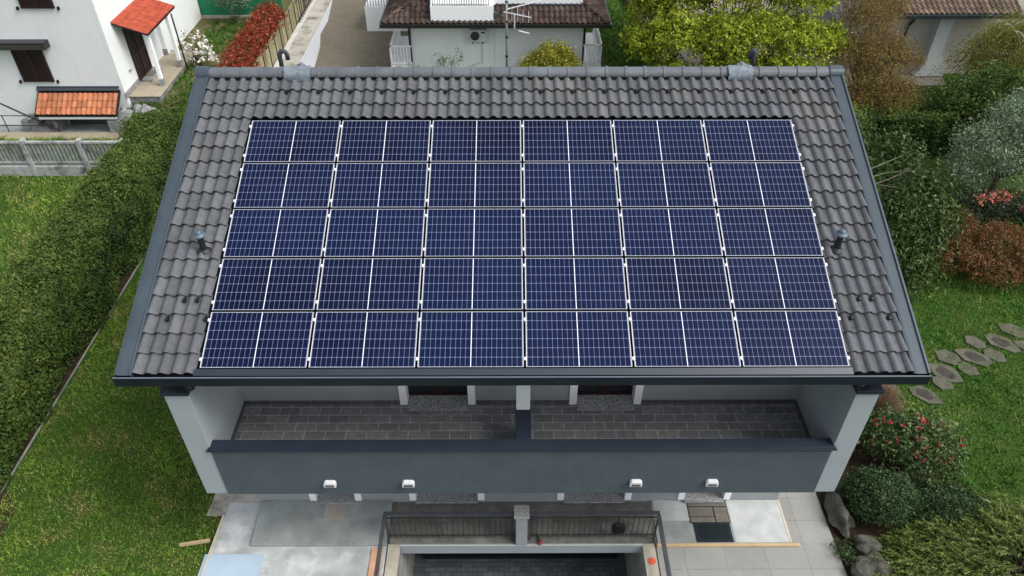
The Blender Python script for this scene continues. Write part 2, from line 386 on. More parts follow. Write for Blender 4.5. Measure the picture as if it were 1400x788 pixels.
# ------------------------------------------------------------------ mesh helpers
class MB:
    def __init__(self):
        self.v, self.f, self.t = [], [], []
    def add(self, vs, fs, tone=0.5):
        b = len(self.v)
        self.v += [tuple(p) for p in vs]
        self.f += [tuple(b + i for i in f) for f in fs]
        self.t += [tone] * len(fs)
        return self
    def box(self, x0, x1, y0, y1, z0, z1, tone=.5):
        return self.add([(x0, y0, z0), (x1, y0, z0), (x1, y1, z0), (x0, y1, z0), (x0, y0, z1), (x1, y0, z1), (x1, y1, z1), (x0, y1, z1)],
                        [(0, 3, 2, 1), (4, 5, 6, 7), (0, 1, 5, 4), (1, 2, 6, 5), (2, 3, 7, 6), (3, 0, 4, 7)], tone)
    def prism(self, poly, axis, a, b):
        """extrude a 2D polygon along 'x', 'y' or 'z' from a to b"""
        n = len(poly)
        def P(p, t):
            return {'x': (t, p[0], p[1]), 'y': (p[0], t, p[1]), 'z': (p[0], p[1], t)}[axis]
        vs = [P(p, a) for p in poly] + [P(p, b) for p in poly]
        fs = [tuple(range(n - 1, -1, -1)), tuple(range(n, 2 * n))]
        fs += [(i, (i + 1) % n, n + (i + 1) % n, n + i) for i in range(n)]
        return self.add(vs, fs)
    def tube(self, pts, r, n=8, r1=None, cap=True, tone=.5):
        pts = [Vector(p) for p in pts]
        r1 = r if r1 is None else r1
        vs, fs = [], []
        up = None
        for i, p in enumerate(pts):
            d = (pts[min(i + 1, len(pts) - 1)] - pts[max(i - 1, 0)]).normalized()
            if up is None:
                up = d.orthogonal().normalized()
            up = (up - d * up.dot(d))
            up = up.normalized() if up.length > 1e-6 else d.orthogonal().normalized()
            s = d.cross(up)
            rr = r + (r1 - r) * i / max(1, len(pts) - 1)
            for k in range(n):
                a = 2 * PI * k / n
                vs.append(p + up * (rr * math.cos(a)) + s * (rr * math.sin(a)))
        for i in range(len(pts) - 1):
            for k in range(n):
                fs.append((i * n + k, i * n + (k + 1) % n, (i + 1) * n + (k + 1) % n, (i + 1) * n + k))
        if cap:
            fs.append(tuple(range(n - 1, -1, -1)))
            fs.append(tuple((len(pts) - 1) * n + k for k in range(n)))
        return self.add(vs, fs, tone)
    def lathe(self, prof, c, n=20):
        vs, fs = [], []
        for r, z in prof:
            for k in range(n):
                a = 2 * PI * k / n
                vs.append((c[0] + r * math.cos(a), c[1] + r * math.sin(a), c[2] + z))
        for i in range(len(prof) - 1):
            for k in range(n):
                fs.append((i * n + k, i * n + (k + 1) % n, (i + 1) * n + (k + 1) % n, (i + 1) * n + k))
        fs.append(tuple(range(n - 1, -1, -1)))
        fs.append(tuple((len(prof) - 1) * n + k for k in range(n)))
        return self.add(vs, fs)
    def blob(self, c, rx, ry, rz, seed=0, sub=3, rough=.15, flat=None):
        """an uneven rounded lump"""
        r_ = random.Random(seed)
        nu, nv = 6 * sub, 3 * sub
        ph = [r_.uniform(0, 6.28) for _ in range(6)]
        vs, fs = [], []
        for j in range(nv + 1):
            th = PI * j / nv
            for i in range(nu):
                a = 2 * PI * i / nu
                x, y, z = math.sin(th) * math.cos(a), math.sin(th) * math.sin(a), math.cos(th)
                d = 1 + rough * (math.sin(2.3 * x * 2 + ph[0]) + math.sin(3.1 * y * 2 + ph[1]) + math.sin(2.7 * z * 2 + ph[2]) + .6 * math.sin(6 * x + 5 * y + ph[3])) / 2
                vs.append((c[0] + rx * x * d, c[1] + ry * y * d, c[2] + rz * z * d))
        for j in range(nv):
            for i in range(nu):
                fs.append((j * nu + i, (j + 1) * nu + i, (j + 1) * nu + (i + 1) % nu, j * nu + (i + 1) % nu))
        return self.add(vs, fs)
    def build(self, name, mat, parent=None, smooth=False, bevel=0, world=True):
        me = bpy.data.meshes.new(name)
        me.from_pydata(self.v, [], self.f)
        me.materials.append(mat)
        at = me.attributes.new('tone', 'FLOAT', 'FACE')
        at.data.foreach_set('value', np.array(self.t, dtype=np.float32))
        if smooth:
            me.polygons.foreach_set('use_smooth', [True] * len(me.polygons))
        me.update()
        o = bpy.data.objects.new(name, me)
        col.objects.link(o)
        if parent is not None:
            o.parent = parent
            if world:
                mw = WM(parent)
                o.matrix_parent_inverse = mw.inverted()
        if bevel:
            bm = o.modifiers.new('edge', 'BEVEL')
            bm.width = bevel
            bm.segments = 2
            bm.limit_method = 'ANGLE'
        return o

def WM(o):
    m = Matrix.LocRotScale(o.location, o.rotation_euler, o.scale)
    return WM(o.parent) @ o.matrix_parent_inverse @ m if o.parent else m

def tag(o, label=None, cat=None, group=None, kind=None):
    if label: o['label'] = label
    if cat: o['category'] = cat
    if group: o['group'] = group
    if kind: o['kind'] = kind
    return o

def thing(name, label, cat, loc=(0, 0, 0), group=None, rz=0):
    o = bpy.data.objects.new(name, None)
    col.objects.link(o)
    o.location = loc
    o.rotation_euler = (0, 0, rz)
    o.empty_display_size = .2
    return tag(o, label, cat, group)

def copy_tree(o, parent=None):
    c = o.copy()
    col.objects.link(c)
    if parent is not None:
        c.parent = parent
    for ch in list(o.children):
        copy_tree(ch, c)
    return c

def struct(name, mb, mat, **kw):
    o = mb.build(name, mat, **kw)
    o['kind'] = 'structure'
    return o

def fast_mesh(name, verts, nper, tone, mat, parent=None):
    """verts: (N*nper,3) array; one polygon per nper vertices"""
    n = len(verts) // nper
    me = bpy.data.meshes.new(name)
    me.vertices.add(n * nper)
    me.vertices.foreach_set('co', np.ascontiguousarray(verts, dtype=np.float32).ravel())
    me.loops.add(n * nper)
    me.loops.foreach_set('vertex_index', np.arange(n * nper, dtype=np.int32))
    me.polygons.add(n)
    me.polygons.foreach_set('loop_start', np.arange(0, n * nper, nper, dtype=np.int32))
    at = me.attributes.new('tone', 'FLOAT', 'FACE')
    at.data.foreach_set('value', np.clip(tone, 0, 1).astype(np.float32))
    me.materials.append(mat)
    me.update(calc_edges=True)
    o = bpy.data.objects.new(name, me)
    col.objects.link(o)
    if parent is not None:
        o.parent = parent
        o.matrix_parent_inverse = WM(parent).inverted()
    return o

def unit(a):
    return a / (np.linalg.norm(a, axis=1, keepdims=True) + 1e-9)

def leaf_verts(p, out, size, aspect=.55, bias=.8, jit=.35, droop=0.0):
    n = len(p)
    nrm = unit(rng.normal(size=(n, 3)) + out * bias)
    d = unit(np.cross(nrm, rng.normal(size=(n, 3))))
    if droop:
        d = unit(d + np.array([0, 0, -droop]))
    s = unit(np.cross(nrm, d))
    L = (size * (1 + jit * rng.normal(size=(n, 1)))).clip(size * .4, size * 1.9)
    W = L * aspect
    v = np.empty((n, 4, 3))
    fold = nrm * (L * .08)
    v[:, 0] = p - d * L * .5
    v[:, 1] = p + s * W * .5 + fold
    v[:, 2] = p + d * L * .5
    v[:, 3] = p - s * W * .5 + fold
    return v.reshape(-1, 3)

def vnoise(p, scale, seed=0):
    """cheap smooth 3D variation in -1..1"""
    r_ = np.random.default_rng(seed)
    k = r_.normal(size=(7, 3)) * scale
    ph = r_.uniform(0, 6.28, 7)
    return np.sin(p @ k.T + ph).mean(axis=1) * 1.7

def clump_leaves(name, lobes, nclump, per, spread, size, mat, parent, aspect=.55, bias=.8, shell=.55, tone_jit=.18, tone_clump=.22, tone0=.45, up=.35, squash=1.0, zmin=0.04, droop=0):
    """lobes: (cx,cy,cz,rx,ry,rz). leaf clumps sit between shell*r and r of the lobes"""
    L = np.array(lobes, float)
    w = (L[:, 3] * L[:, 4] + L[:, 4] * L[:, 5] + L[:, 3] * L[:, 5])
    w /= w.sum()
    idx = rng.choice(len(L), nclump, p=w)
    d = unit(rng.normal(size=(nclump, 3)))
    d[:, 2] = np.where(d[:, 2] < -.3, -d[:, 2] * .6, d[:, 2])
    rr = shell + (1 - shell) * rng.random((nclump, 1)) ** .6
    wob = 1 + .16 * vnoise(d * 2.2 + idx[:, None] * 3.1, 1.6, 3)[:, None]
    c = L[idx, :3] + d * L[idx, 3:] * rr * wob
    ct = tone0 + tone_clump * rng.normal(size=nclump)
    sp = spread * (.6 + .8 * rng.random((nclump, 1)))
    p = (c[:, None] + rng.normal(size=(nclump, per, 3)) * np.array([1, 1, squash]) * sp[:, None]).reshape(-1, 3)
    out = np.repeat(d, per, 0) * (1 - up) + np.array([0, 0, up])
    t = np.repeat(ct, per) + tone_jit * rng.normal(size=nclump * per)
    k = p[:, 2] > zmin
    p, out, t = p[k], out[k], t[k]
    return fast_mesh(name, leaf_verts(p, unit(out), size, aspect, bias, droop=droop), 4, t, mat, parent)

def box_leaves(name, x0, x1, y0, y1, z1, n, size, mat, parent, depth=.22, bump=.18, aspect=.6, z0=.05, tone0=.42, faces='all', rnd=.35, seed=1, topgain=.10):
    """leaves through the outer skin of a clipped box hedge with rounded, uneven faces"""
    ax, ay, az = (x1 - x0), (y1 - y0), (z1 - z0)
    areas = np.array([ax * ay, ay * az, ay * az, ax * az, ax * az])
    f = rng.choice(5, n, p=areas / areas.sum())
    u, v = rng.random(n), rng.random(n)
    p = np.zeros((n, 3)); out = np.zeros((n, 3))
    for k in range(5):
        m = f == k
        if k == 0:
            p[m] = np.c_[x0 + ax * u[m], y0 + ay * v[m], np.full(m.sum(), z1)]; out[m] = (0, 0, 1)
        elif k in (1, 2):
            p[m] = np.c_[np.full(m.sum(), (x0, x1)[k - 1]), y0 + ay * u[m], z0 + az * v[m]]; out[m] = ((-1, 1)[k - 1], 0, .25)
        else:
            p[m] = np.c_[x0 + ax * u[m], np.full(m.sum(), (y0, y1)[k - 3]), z0 + az * v[m]]; out[m] = (0, (-1, 1)[k - 3], .25)
    # round the long upper edges
    ex = np.minimum(p[:, 0] - x0, x1 - p[:, 0]); ez = z1 - p[:, 2]
    ctr = np.array([(x0 + x1) / 2, 0, 0])
    rad = np.clip(rnd - np.maximum(ex, ez), 0, rnd) / rnd
    p[:, 2] -= rad ** 2 * rnd * .45
    p[:, 0] += np.where(p[:, 0] < ctr[0], 1, -1) * rad ** 2 * rnd * .45
    off = bump * vnoise(p, 1.3, seed) + bump * .5 * vnoise(p, 4.2, seed + 1) + bump * .55 * vnoise(p, 9.5, seed + 2)
    p += unit(out) * (off - depth * rng.random(n) ** 1.6 + .03)[:, None]
    p[:, 2] = np.maximum(p[:, 2], .03)
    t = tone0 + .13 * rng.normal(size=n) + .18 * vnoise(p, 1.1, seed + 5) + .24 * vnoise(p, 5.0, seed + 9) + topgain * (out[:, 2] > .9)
    return fast_mesh(name, leaf_verts(p, unit(out + np.array([0, 0, .3])), size, aspect, .9), 4, t, mat, parent)

def sprays(name, starts, dirs, length, nseg, needle, mat, parent, droop=.6, tone0=.4, per=2, wid=.35, jit=.25, tipgain=.35, djit=.55):
    """arching shoots carrying short leaves: starts, dirs (n,3)"""
    n = len(starts)
    L = length * (.6 + .8 * rng.random(n))
    P, T, D = [], [], []
    tt = tone0 + .16 * rng.normal(size=n)
    side = unit(rng.normal(size=(n, 3)))
    for i in range(nseg):
        s = (i + .5) / nseg
        pos = starts + dirs * (L * s)[:, None] + side * (L * .10 * np.sin(s * 3))[:, None]
        pos[:, 2] -= droop * L * s * s
        tang = unit(dirs + np.array([0, 0, -1]) * (2 * droop * s))
        for k in range(per):
            P.append(pos + rng.normal(size=(n, 3)) * needle * .18)
            D.append(unit(tang + rng.normal(size=(n, 3)) * djit))
            T.append(tt + tipgain * (s - .4) + .1 * rng.normal(size=n))
    p, d, t = np.concatenate(P), np.concatenate(D), np.concatenate(T)
    nrm = unit(np.cross(d, rng.normal(size=p.shape)) + np.array([0, 0, .5]))
    s = unit(np.cross(nrm, d))
    ln = needle * (1 + jit * rng.normal(size=(len(p), 1)))
    v = np.empty((len(p), 4, 3))
    v[:, 0] = p - d * ln * .5; v[:, 1] = p + s * ln * wid * .5; v[:, 2] = p + d * ln * .5; v[:, 3] = p - s * ln * wid * .5
    k = p[:, 2] > .02
    return fast_mesh(name, v[k].reshape(-1, 3), 4, t[k], mat, parent)

def twigs(name, base, lobes, n, r, mat, parent, fan=.5, nseg=4, seed=0):
    """limbs from base into the crown, one continuous mesh"""
    mb = MB()
    r_ = random.Random(seed)
    for i in range(n):
        l = lobes[r_.randrange(len(lobes))]
        th, ph = r_.uniform(0, 2 * PI), r_.uniform(0, PI * .6)
        e = Vector((l[0] + l[3] * .92 * math.sin(ph) * math.cos(th), l[1] + l[4] * .92 * math.sin(ph) * math.sin(th), l[2] + l[5] * .92 * math.cos(ph)))
        b = Vector(base)
        mid = b.lerp(e, .45) + Vector((r_.uniform(-1, 1), r_.uniform(-1, 1), r_.uniform(0, 1))) * fan * .5
        pts = []
        for k in range(nseg + 1):
            s = k / nseg
            pts.append(b * (1 - s) ** 2 + mid * 2 * s * (1 - s) + e * s * s)
        mb.tube(pts, r * r_.uniform(.6, 1.2), 5, r * .18, cap=False)
    return mb

def shingle_plane(name, org, ud, vd, width, rows, expo, wave, amp, mat, parent, span=None, lip=.03, thick=.014, jit=.004, ns=9, wtile=1, tonej=.5, upper=1.0, r0=0, vmax=0):
    """interlocking wavy roof tiles laid on a slope. span(k) -> list of (u0,u1) laid in row k"""
    org, ud, vd = Vector(org), Vector(ud).normalized(), Vector(vd).normalized()
    nd = ud.cross(vd)
    mb = MB()
    r_ = random.Random(len(name) + rows)
    def prof(t):
        t = t % 1
        if t < .66:
            return amp * math.sin(PI * t / .66) ** .85
        return -amp * .10 * math.sin(PI * (t - .66) / .34)
    for k in range(rows):
        for (u0, u1) in (span(k) if span else [(0, width)]):
            i0, i1 = int(math.floor(u0 / wave + 1e-6)), int(math.ceil(u1 / wave - 1e-6))
            for i in range(i0, i1):
                a, b = max(u0, i * wave), min(u1, (i + 1) * wave)
                if b - a < .01:
                    continue
                va = r0 + k * expo + r_.uniform(-jit, jit) * 1.5
                vb = r0 + (k + 1) * expo + .05
                if vmax: vb = min(vb, vmax)
                hl = lip + r_.uniform(-jit, jit)
                us = [a + (b - a) * j / ns for j in range(ns + 1)]
                vs = []
                for u in us:
                    h = prof(u / wave)
                    vs.append(org + ud * u + vd * va + nd * (h + hl - thick))
                for u in us:
                    h = prof(u / wave)
                    vs.append(org + ud * u + vd * va + nd * (h + hl))
                for u in us:
                    h = prof(u / wave)
                    vs.append(org + ud * u + vd * vb + nd * (h * .97 + .002))
                m = ns + 1
                fs = [(j, j + 1, m + j + 1, m + j) for j in range(ns)] + [(m + j, m + j + 1, 2 * m + j + 1, 2 * m + j) for j in range(ns)]
                mb.add(vs, fs, .5 + r_.uniform(-tonej, tonej))
    o = mb.build(name, mat, parent)
    me = o.data
    me.polygons.foreach_set('use_smooth', [True] * len(me.polygons))
    try:
        me.set_sharp_from_angle(angle=R(50))
    except Exception:
        pass
    return o

def sheet(x0, x1, y0, y1, z, nx=1, ny=1):
    mb = MB()
    mb.add([(x0, y0, z), (x1, y0, z), (x1, y1, z), (x0, y1, z)], [(0, 1, 2, 3)])
    return mb

# ------------------------------------------------------------------ ground (with the hole of the garage ramp) and paved surfaces
RX0, RX1, RY0, RY1 = -2.72, 2.72, -16.0, 1.98
xs = [-900, -60, -20, RX0, RX1, 20, 60, 900]
ys = [-900, -60, RY0, RY1, 20, 60, 900]
g = MB()
for i in range(len(xs) - 1):
    for j in range(len(ys) - 1):
        if xs[i] == RX0 and ys[j] == RY0:
            continue
        g.add([(xs[i], ys[j], 0), (xs[i + 1], ys[j], 0), (xs[i + 1], ys[j + 1], 0), (xs[i], ys[j + 1], 0)], [(0, 1, 2, 3)])
struct('ground', g, M['lawn'])
# ramp floor
rf = MB()
rf.add([(RX0, RY0, 0), (RX1, RY0, 0), (RX1, -3, -2.6), (RX0, -3, -2.6)], [(0, 1, 2, 3)])
rf.add([(RX0, -3, -2.6), (RX1, -3, -2.6), (RX1, RY1, -2.6), (RX0, RY1, -2.6)], [(0, 1, 2, 3)])
struct('ramp', rf, M['ramp_paver'])

SLP = R(20.88)
TS, CS, SS = math.tan(SLP), math.cos(SLP), math.sin(SLP)
EZ = 6.35
def roofp(x, v, n=0):
    """a point of the front roof slope: x, distance v up the slope, height n above it"""
    return Vector((x, v * CS - n * SS, EZ + v * SS + n * CS))

# ------------------------------------------------------------------ the house
house = thing('house', 'grey two storey house with dark tiled roof carrying the solar panels', 'house', (0, 2, 0))
RIDGE_Y, RIDGE_Z = 6.185, EZ + 6.185 * TS
BS = R(29)
BE_Y, BE_Z = 6.185 + 5.6, EZ + 6.185 * TS - 5.6 * math.tan(BS)
def under(y, d=.36):
    return (EZ + y * TS if y <= RIDGE_Y else RIDGE_Z - (y - RIDGE_Y) * math.tan(BS)) - d
WX0, WX1, WY, BY = -6.09, 6.01, 1.72, 10.9
# body behind the front skin
b = MB()
b.prism([(2.02, -2.7), (BY, -2.7), (BY, under(BY)), (RIDGE_Y, under(RIDGE_Y)), (2.02, under(2.02))], 'x', WX0, WX1)
b.build('wall', M['pale_wall'], house)
# front skin with door openings
up_doors = [(-2.34, -1.10), (1.11, 2.28)]
lo_doors = [(-4.76, -3.86), (-2.44, -1.0), (1.0, 2.42), (3.81, 4.73)]
fb = MB()
def skin(doors, z0, zh, z1):
    x = WX0
    for a, c in doors:
        fb.box(x, a, WY, 2.02, z0, z1)
        fb.box(a, c, WY, 2.02, zh, z1)
        x = c
    fb.box(x, WX1, WY, 2.02, z0, z1)
skin(lo_doors, 0, 2.3, 3.02)
skin(up_doors, 3.30, 5.72, under(WY) - .004)
fb.build('front_wall', M['grey_wall'], house)
def door(a, c, z, h, handle=True):
    w = c - a
    fr = MB()
    fr.box(a, a + .07, 1.93, 2.0, z, z + h).box(c - .07, c, 1.93, 2.0, z, z + h).box(a + .07, c - .07, 1.93, 2.0, z + h - .08, z + h)
    fr.box(a + .07, c - .07, 1.93, 2.0, z, z + .09)
    fr.box((a + c) / 2 - .09, (a + c) / 2 + .09, 1.925, 2.0, z + .09, z + h - .08)
    d = fr.build('door', M['door_brown'], house)
    gl = MB()
    gl.box(a + .07, (a + c) / 2 - .09, 1.955, 1.98, z + .09, z + h - .08).box((a + c) / 2 + .09, c - .07, 1.955, 1.98, z + .09, z + h - .08)
    gl.build('pane', M['black_glass'], d)
    hd = MB(); hd.box((a + c) / 2 - .012, (a + c) / 2 + .012, 1.89, 1.925, z + 1.0, z + 1.14)
    hd.build('handle', M['galv'], d)
    tr = MB()
    tr.box(a - .15, a + .003, 1.68, 1.93, z + .02, z + h + .12).box(c - .003, c + .15, 1.68, 1.93, z + .02, z + h + .12).box(a + .003, c - .003, 1.68, 1.93, z + h, z + h + .12)
    tr.build('door_surround', M['trim_white'], house, bevel=.006)
    th = MB(); th.box(a + .004, c - .004, 1.53 if z > 1 else 1.61, 1.95, z, z + .035)
    th.build('threshold', M['granite'], house, bevel=.006)
for a, c in up_doors:
    door(a, c, 3.482, 2.2)
for a, c in lo_doors:
    door(a, c, .125, 2.1)
# side fins of the balcony
def fin(x0, x1):
    f = MB()
    f.box(x0, x1, 0, 1.72, 2.885, 5.72)
    f.prism([(.22, 5.72), (1.72, 5.72), (1.72, under(1.72) - .003), (.22, under(.22))], 'x', x0, x1)
    f.build('fin_wall', M['pale_wall'], house, bevel=.008)
    c = MB()
    c.box(x0 - .03, x1 + .03, -.05, .215, 5.725, 5.80)
    c.build('fin_cap', M['coping'], house, bevel=.006)
fin(WX0, -5.67)
fin(5.61, WX1)
# balcony slab, floor, parapet, coping
s = MB(); s.box(-5.667, 5.607, .14, WY - .003, 2.95, 3.475); s.build('balcony_slab', M['grey_wall'], house)
s = MB(); s.add([(-5.667, .14, 3.482), (5.607, .14, 3.482), (5.607, 1.716, 3.482), (-5.667, 1.716, 3.482)], [(0, 1, 2, 3)]); s.build('balcony_floor', M['balcony_tile'], house)
s = MB(); s.box(-5.667, 5.607, -.02, .14, 2.89, 4.26); s.build('parapet', M['slate_wall'], house)
s = MB(); s.box(-5.70, 5.64, -.055, .17, 4.262, 4.30).box(-5.73, 5.67, -.07, -.045, 4.235, 4.27)
s.build('parapet_coping', M['coping'], house, bevel=.006)
s = MB(); s.box(-.115, .115, .16, .885, 3.484, 4.258); s.build('balcony_divider', M['grey_wall'], house)
s = MB(); s.box(-.145, .145, .172, .90, 4.262, 4.297); s.build('divider_coping', M['coping'], house, bevel=.006)
s = MB(); s.box(-.13, .13, .86, 1.718, 4.299, under(.86) + .05); s.build('pillar', M['trim_grey'], house, bevel=.008)
sk = MB()
x = -5.667
for a, c in up_doors:
    sk.box(x, a - .155, 1.70, 1.718, 3.484, 3.60); x = c + .155
sk.box(x, 5.607, 1.70, 1.718, 3.484, 3.60)
sk.box(-5.667, -5.650, .15, 1.698, 3.484, 3.60).box(5.590, 5.607, .15, 1.698, 3.484, 3.60)
sk.build('skirting', M['skirting'], house)

# roof deck, tiles, flashings, gutter
XL, XR = -6.66, 6.59
rd = MB()
V1 = 6.62
rd.prism([(-.02, EZ - .30), (-.02, EZ - .15), (RIDGE_Y, RIDGE_Z - .15), (BE_Y, BE_Z - .15), (BE_Y, BE_Z - .30), (RIDGE_Y, RIDGE_Z - .355)], 'x', XL + .06, XR - .06)
roof = rd.build('roof', M['door_brown'], house)
mem = MB()
mem.add([roofp(-5.42, -.1, -.115), roofp(5.38, -.1, -.115), roofp(5.38, 5.45, -.115), roofp(-5.42, 5.45, -.115)], [(0, 1, 2, 3)])
mem.build('underlay', M['membrane'], roof)
TU0 = -6.43
WAVE = .2146
def span(k):
    full = 6.345 - TU0
    if k >= 15:
        return [(0, full)]
    return [(0, -5.385 - TU0), (5.345 - TU0, full)]
shingle_plane('roof_tiles', roofp(TU0, -.08, -.105), (1, 0, 0), (0, CS, SS), 12.9, 19, .3635, WAVE, .058, M['roof_tile'], roof, span=span, vmax=6.63, lip=.060, thick=.016, jit=.0025)
shingle_plane('back_roof_tiles', (6.5, BE_Y + .05, BE_Z - .14), (-1, 0, 0), (0, -math.cos(BS), math.sin(BS)), 12.9, 17, .3635, WAVE, .055, M['roof_tile'], roof, lip=.04, thick=.016, ns=6)
# ridge caps
rc = MB()
nr = 33
for i in range(nr):
    x0 = -6.5 + i * (12.98 / nr)
    x1 = x0 + 12.98 / nr + .015
    t = random.uniform(.1, .9)
    for (a, c, r) in ((x0, x1, .130), (x1 - .045, x1 + .012, .146)):
        n = 10
        vs = []
        for xx in (a, c):
            for k in range(n + 1):
                an = PI * k / n
                vs.append((xx, RIDGE_Y - .0 - r * 1.15 * math.cos(an), RIDGE_Z - .085 + r * math.sin(an)))
        fs = [(k, k + 1, n + 2 + k, n + 1 + k) for k in range(n)] + [tuple(range(n + 1)), tuple(range(2 * n + 1, n, -1))]
        rc.add(vs, fs, t)
o = rc.build('ridge_caps', M['ridge'], roof)
# closing sheet below the ridge caps
cm = MB(); cm.prism([(RIDGE_Y - .17, RIDGE_Z - .15), (RIDGE_Y, RIDGE_Z - .06), (RIDGE_Y + .17, RIDGE_Z - .15)], 'x', -6.45, 6.4)
cm.build('ridge_comb', M['membrane'], roof)
# verge flashings: a flat tray with an upstand at each edge
def verge(xa, xb, outer):
    for sgn in (1, -1):
        f = MB()
        def q(x, v, n):
            p = roofp(x, v, n)
            return p if sgn == 1 else Vector((x, RIDGE_Y + (V1 - v) * math.cos(BS) * .93, RIDGE_Z - (V1 - v) * math.sin(BS) * .93 + n))
        v0, v1 = -.12, V1 + .05
        prof = [(xa, -.19), (xa, .015), (xa + .035, .02), (xa + .045, -.012), (xb - .05, -.02), (xb - .03, -.004), (xb, -.01), (xb, -.10)]
        if outer > 0:
            prof = [(xa + xb - p[0], p[1]) for p in prof]
        n = len(prof)
        vs = [q(p[0], v0, p[1]) for p in prof] + [q(p[0], v1, p[1]) for p in prof]
        f.add(vs, [(i, i + 1, n + i + 1, n + i) for i in range(n - 1)])
        f.build('verge_flashing', M['slate_metal'], roof)
verge(-6.665, -6.405, -1)
verge(6.335, 6.595, 1)
for xa, xb in ((-6.68, -6.40), (6.33, 6.61)):
    ec = MB()
    n = 10
    vs = []
    for xx in (xa, xb):
        for k in range(n + 1):
            an = PI * k / n
            vs.append((xx, RIDGE_Y - .17 * math.cos(an), RIDGE_Z - .075 + .145 * math.sin(an)))
    ec.add(vs, [(k, k + 1, n + 2 + k, n + 1 + k) for k in range(n)] + [tuple(range(n + 1)), tuple(range(2 * n + 1, n, -1))])
    ec.build('ridge_end', M['slate_metal'], roof)
# apron sheet under the lowest panels
ap = MB()
ap.add([roofp(-5.40, -.005, -.02), roofp(5.36, -.005, -.02), roofp(5.36, -.12, -.035), roofp(-5.40, -.12, -.035), roofp(5.36, -.125, -.08), roofp(-5.40, -.125, -.08)], [(3, 2, 1, 0), (5, 4, 2, 3)])
ap.build('apron_flashing', M['apron'], roof)
# gutter: an open box section with end plates
gx0, gx1 = -6.69, 6.60
gt = MB()
gp = [(-.025, 6.22), (-.025, 6.075), (-.13, 6.06), (-.15, 6.08), (-.15, 6.265), (-.138, 6.265), (-.138, 6.09), (-.04, 6.09), (-.04, 6.22)]
gt.prism(gp, 'x', gx0, gx1)
for a, c in ((gx0 - .006, gx0), (gx1, gx1 + .006)):
    gt.prism([(-.025, 6.22), (-.025, 6.07), (-.13, 6.055), (-.153, 6.075), (-.153, 6.27)], 'x', a, c)
gut = gt.build('gutter', M['dark_metal'], house)
lp = MB(); lp.box(gx0, gx1, -.158, -.136, 6.268, 6.283)
lp.build('gutter_lip', M['gutter_lip'], gut)
for x in (-5.53, 5.53):
    ol = MB(); ol.lathe([(.075, 0), (.075, .09), (.09, .10)], (x, -.085, 5.965), 16)
    ol.build('gutter_outlet', M['dark_metal'], gut, smooth=True)
# snow guards
def guard(x, v):
    gd = MB()
    p = roofp(x, v, -.06)
    gd.add([p + Vector((sx * .022, 0, 0)) + Vector((0, CS, SS)) * a + Vector((0, -SS, CS)) * h for sx in (-1, 1) for a, h in ((.03, 0), (-.06, 0), (-.06, .055), (-.02, .065), (.03, .03))],
           [(0, 1, 2, 3, 4), (9, 8, 7, 6, 5), (0, 5, 6, 1), (1, 6, 7, 2), (2, 7, 8, 3), (3, 8, 9, 4), (4, 9, 5, 0)])
    gd.build('snow_guard', M['dark_metal'], roof)
gv = .3635 * 17 - .08 - .02
for k in range(17):
    guard(TU0 + WAVE * (7.83 + 3 * k), gv)
for i, r in ((3, 4), (4, 4), (2, 3), (5, 3)):
    pass
for i, r in ((2.83, 3), (3.83, 3), (1.83, 2), (4.83, 2)):
    guard(TU0 + WAVE * (i - .0), .3635 * r - .08 + .29)
for i, r in ((56.83, 3), (57.83, 3), (55.83, 2), (58.83, 2)):
    guard(TU0 + WAVE * i, .3635 * r - .08 + .29)

# ------------------------------------------------------------------ solar panels: 6 columns x 5 rows
PW, PH = 1.733, 1.014
PX, PV = 1.775, 1.058
def make_panel():
    root = thing('solar_panel', 'x', 'solar panel')
    gl = MB()
    gl.add([(-PW / 2 + .008, -PH / 2 + .005, 0), (PW / 2 - .008, -PH / 2 + .005, 0), (PW / 2 - .008, PH / 2 - .005, 0), (-PW / 2 + .008, PH / 2 - .005, 0)], [(0, 1, 2, 3)])
    gl.build('glass', M['cells'], root)
    fr = MB()
    a, c, t = PW / 2, PH / 2, .0070
    u = .0045
    fr.box(-a, -a + t, -c, c, -.008, .003).box(a - t, a, -c, c, -.008, .003).box(-a + t, a - t, -c, -c + u, -.006, .003).box(-a + t, a - t, c - u, c, -.006, .003)
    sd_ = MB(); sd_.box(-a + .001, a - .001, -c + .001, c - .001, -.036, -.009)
    sd_.build('frame_side_shade', M['frame_side_shade'], root)
    fr.build('frame', M['frame'], root)
    return root
def clamp(parent, side, y):
    cb = MB()
    x = side * PX / 2
    if side > 0 and parent.get('edge'):
        x = PW / 2 + .012
    if side < 0 and parent.get('edge0'):
        x = -PW / 2 - .012
    w = .030 if not (parent.get('edge') and side > 0) and not (parent.get('edge0') and side < 0) else .020
    cb.box(x - w, x + w, y - .028, y + .028, .0035, .009)
    cb.box(x - .012, x + .012, y - .028, y + .028, -.04, .0035)
    o = cb.build('clamp', M['clamp'], parent, world=False)
    return o
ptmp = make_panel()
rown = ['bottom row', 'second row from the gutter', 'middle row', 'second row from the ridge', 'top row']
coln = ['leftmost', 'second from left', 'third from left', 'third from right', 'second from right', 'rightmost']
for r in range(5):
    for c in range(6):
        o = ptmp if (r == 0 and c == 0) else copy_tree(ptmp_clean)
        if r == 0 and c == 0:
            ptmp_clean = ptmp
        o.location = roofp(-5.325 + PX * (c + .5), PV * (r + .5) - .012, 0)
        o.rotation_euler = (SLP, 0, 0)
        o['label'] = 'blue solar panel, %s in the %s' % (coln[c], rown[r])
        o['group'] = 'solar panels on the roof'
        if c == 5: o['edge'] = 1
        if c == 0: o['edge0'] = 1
pan = [o for o in col.objects if o.name.startswith('solar_panel')]
cl_cache = {}
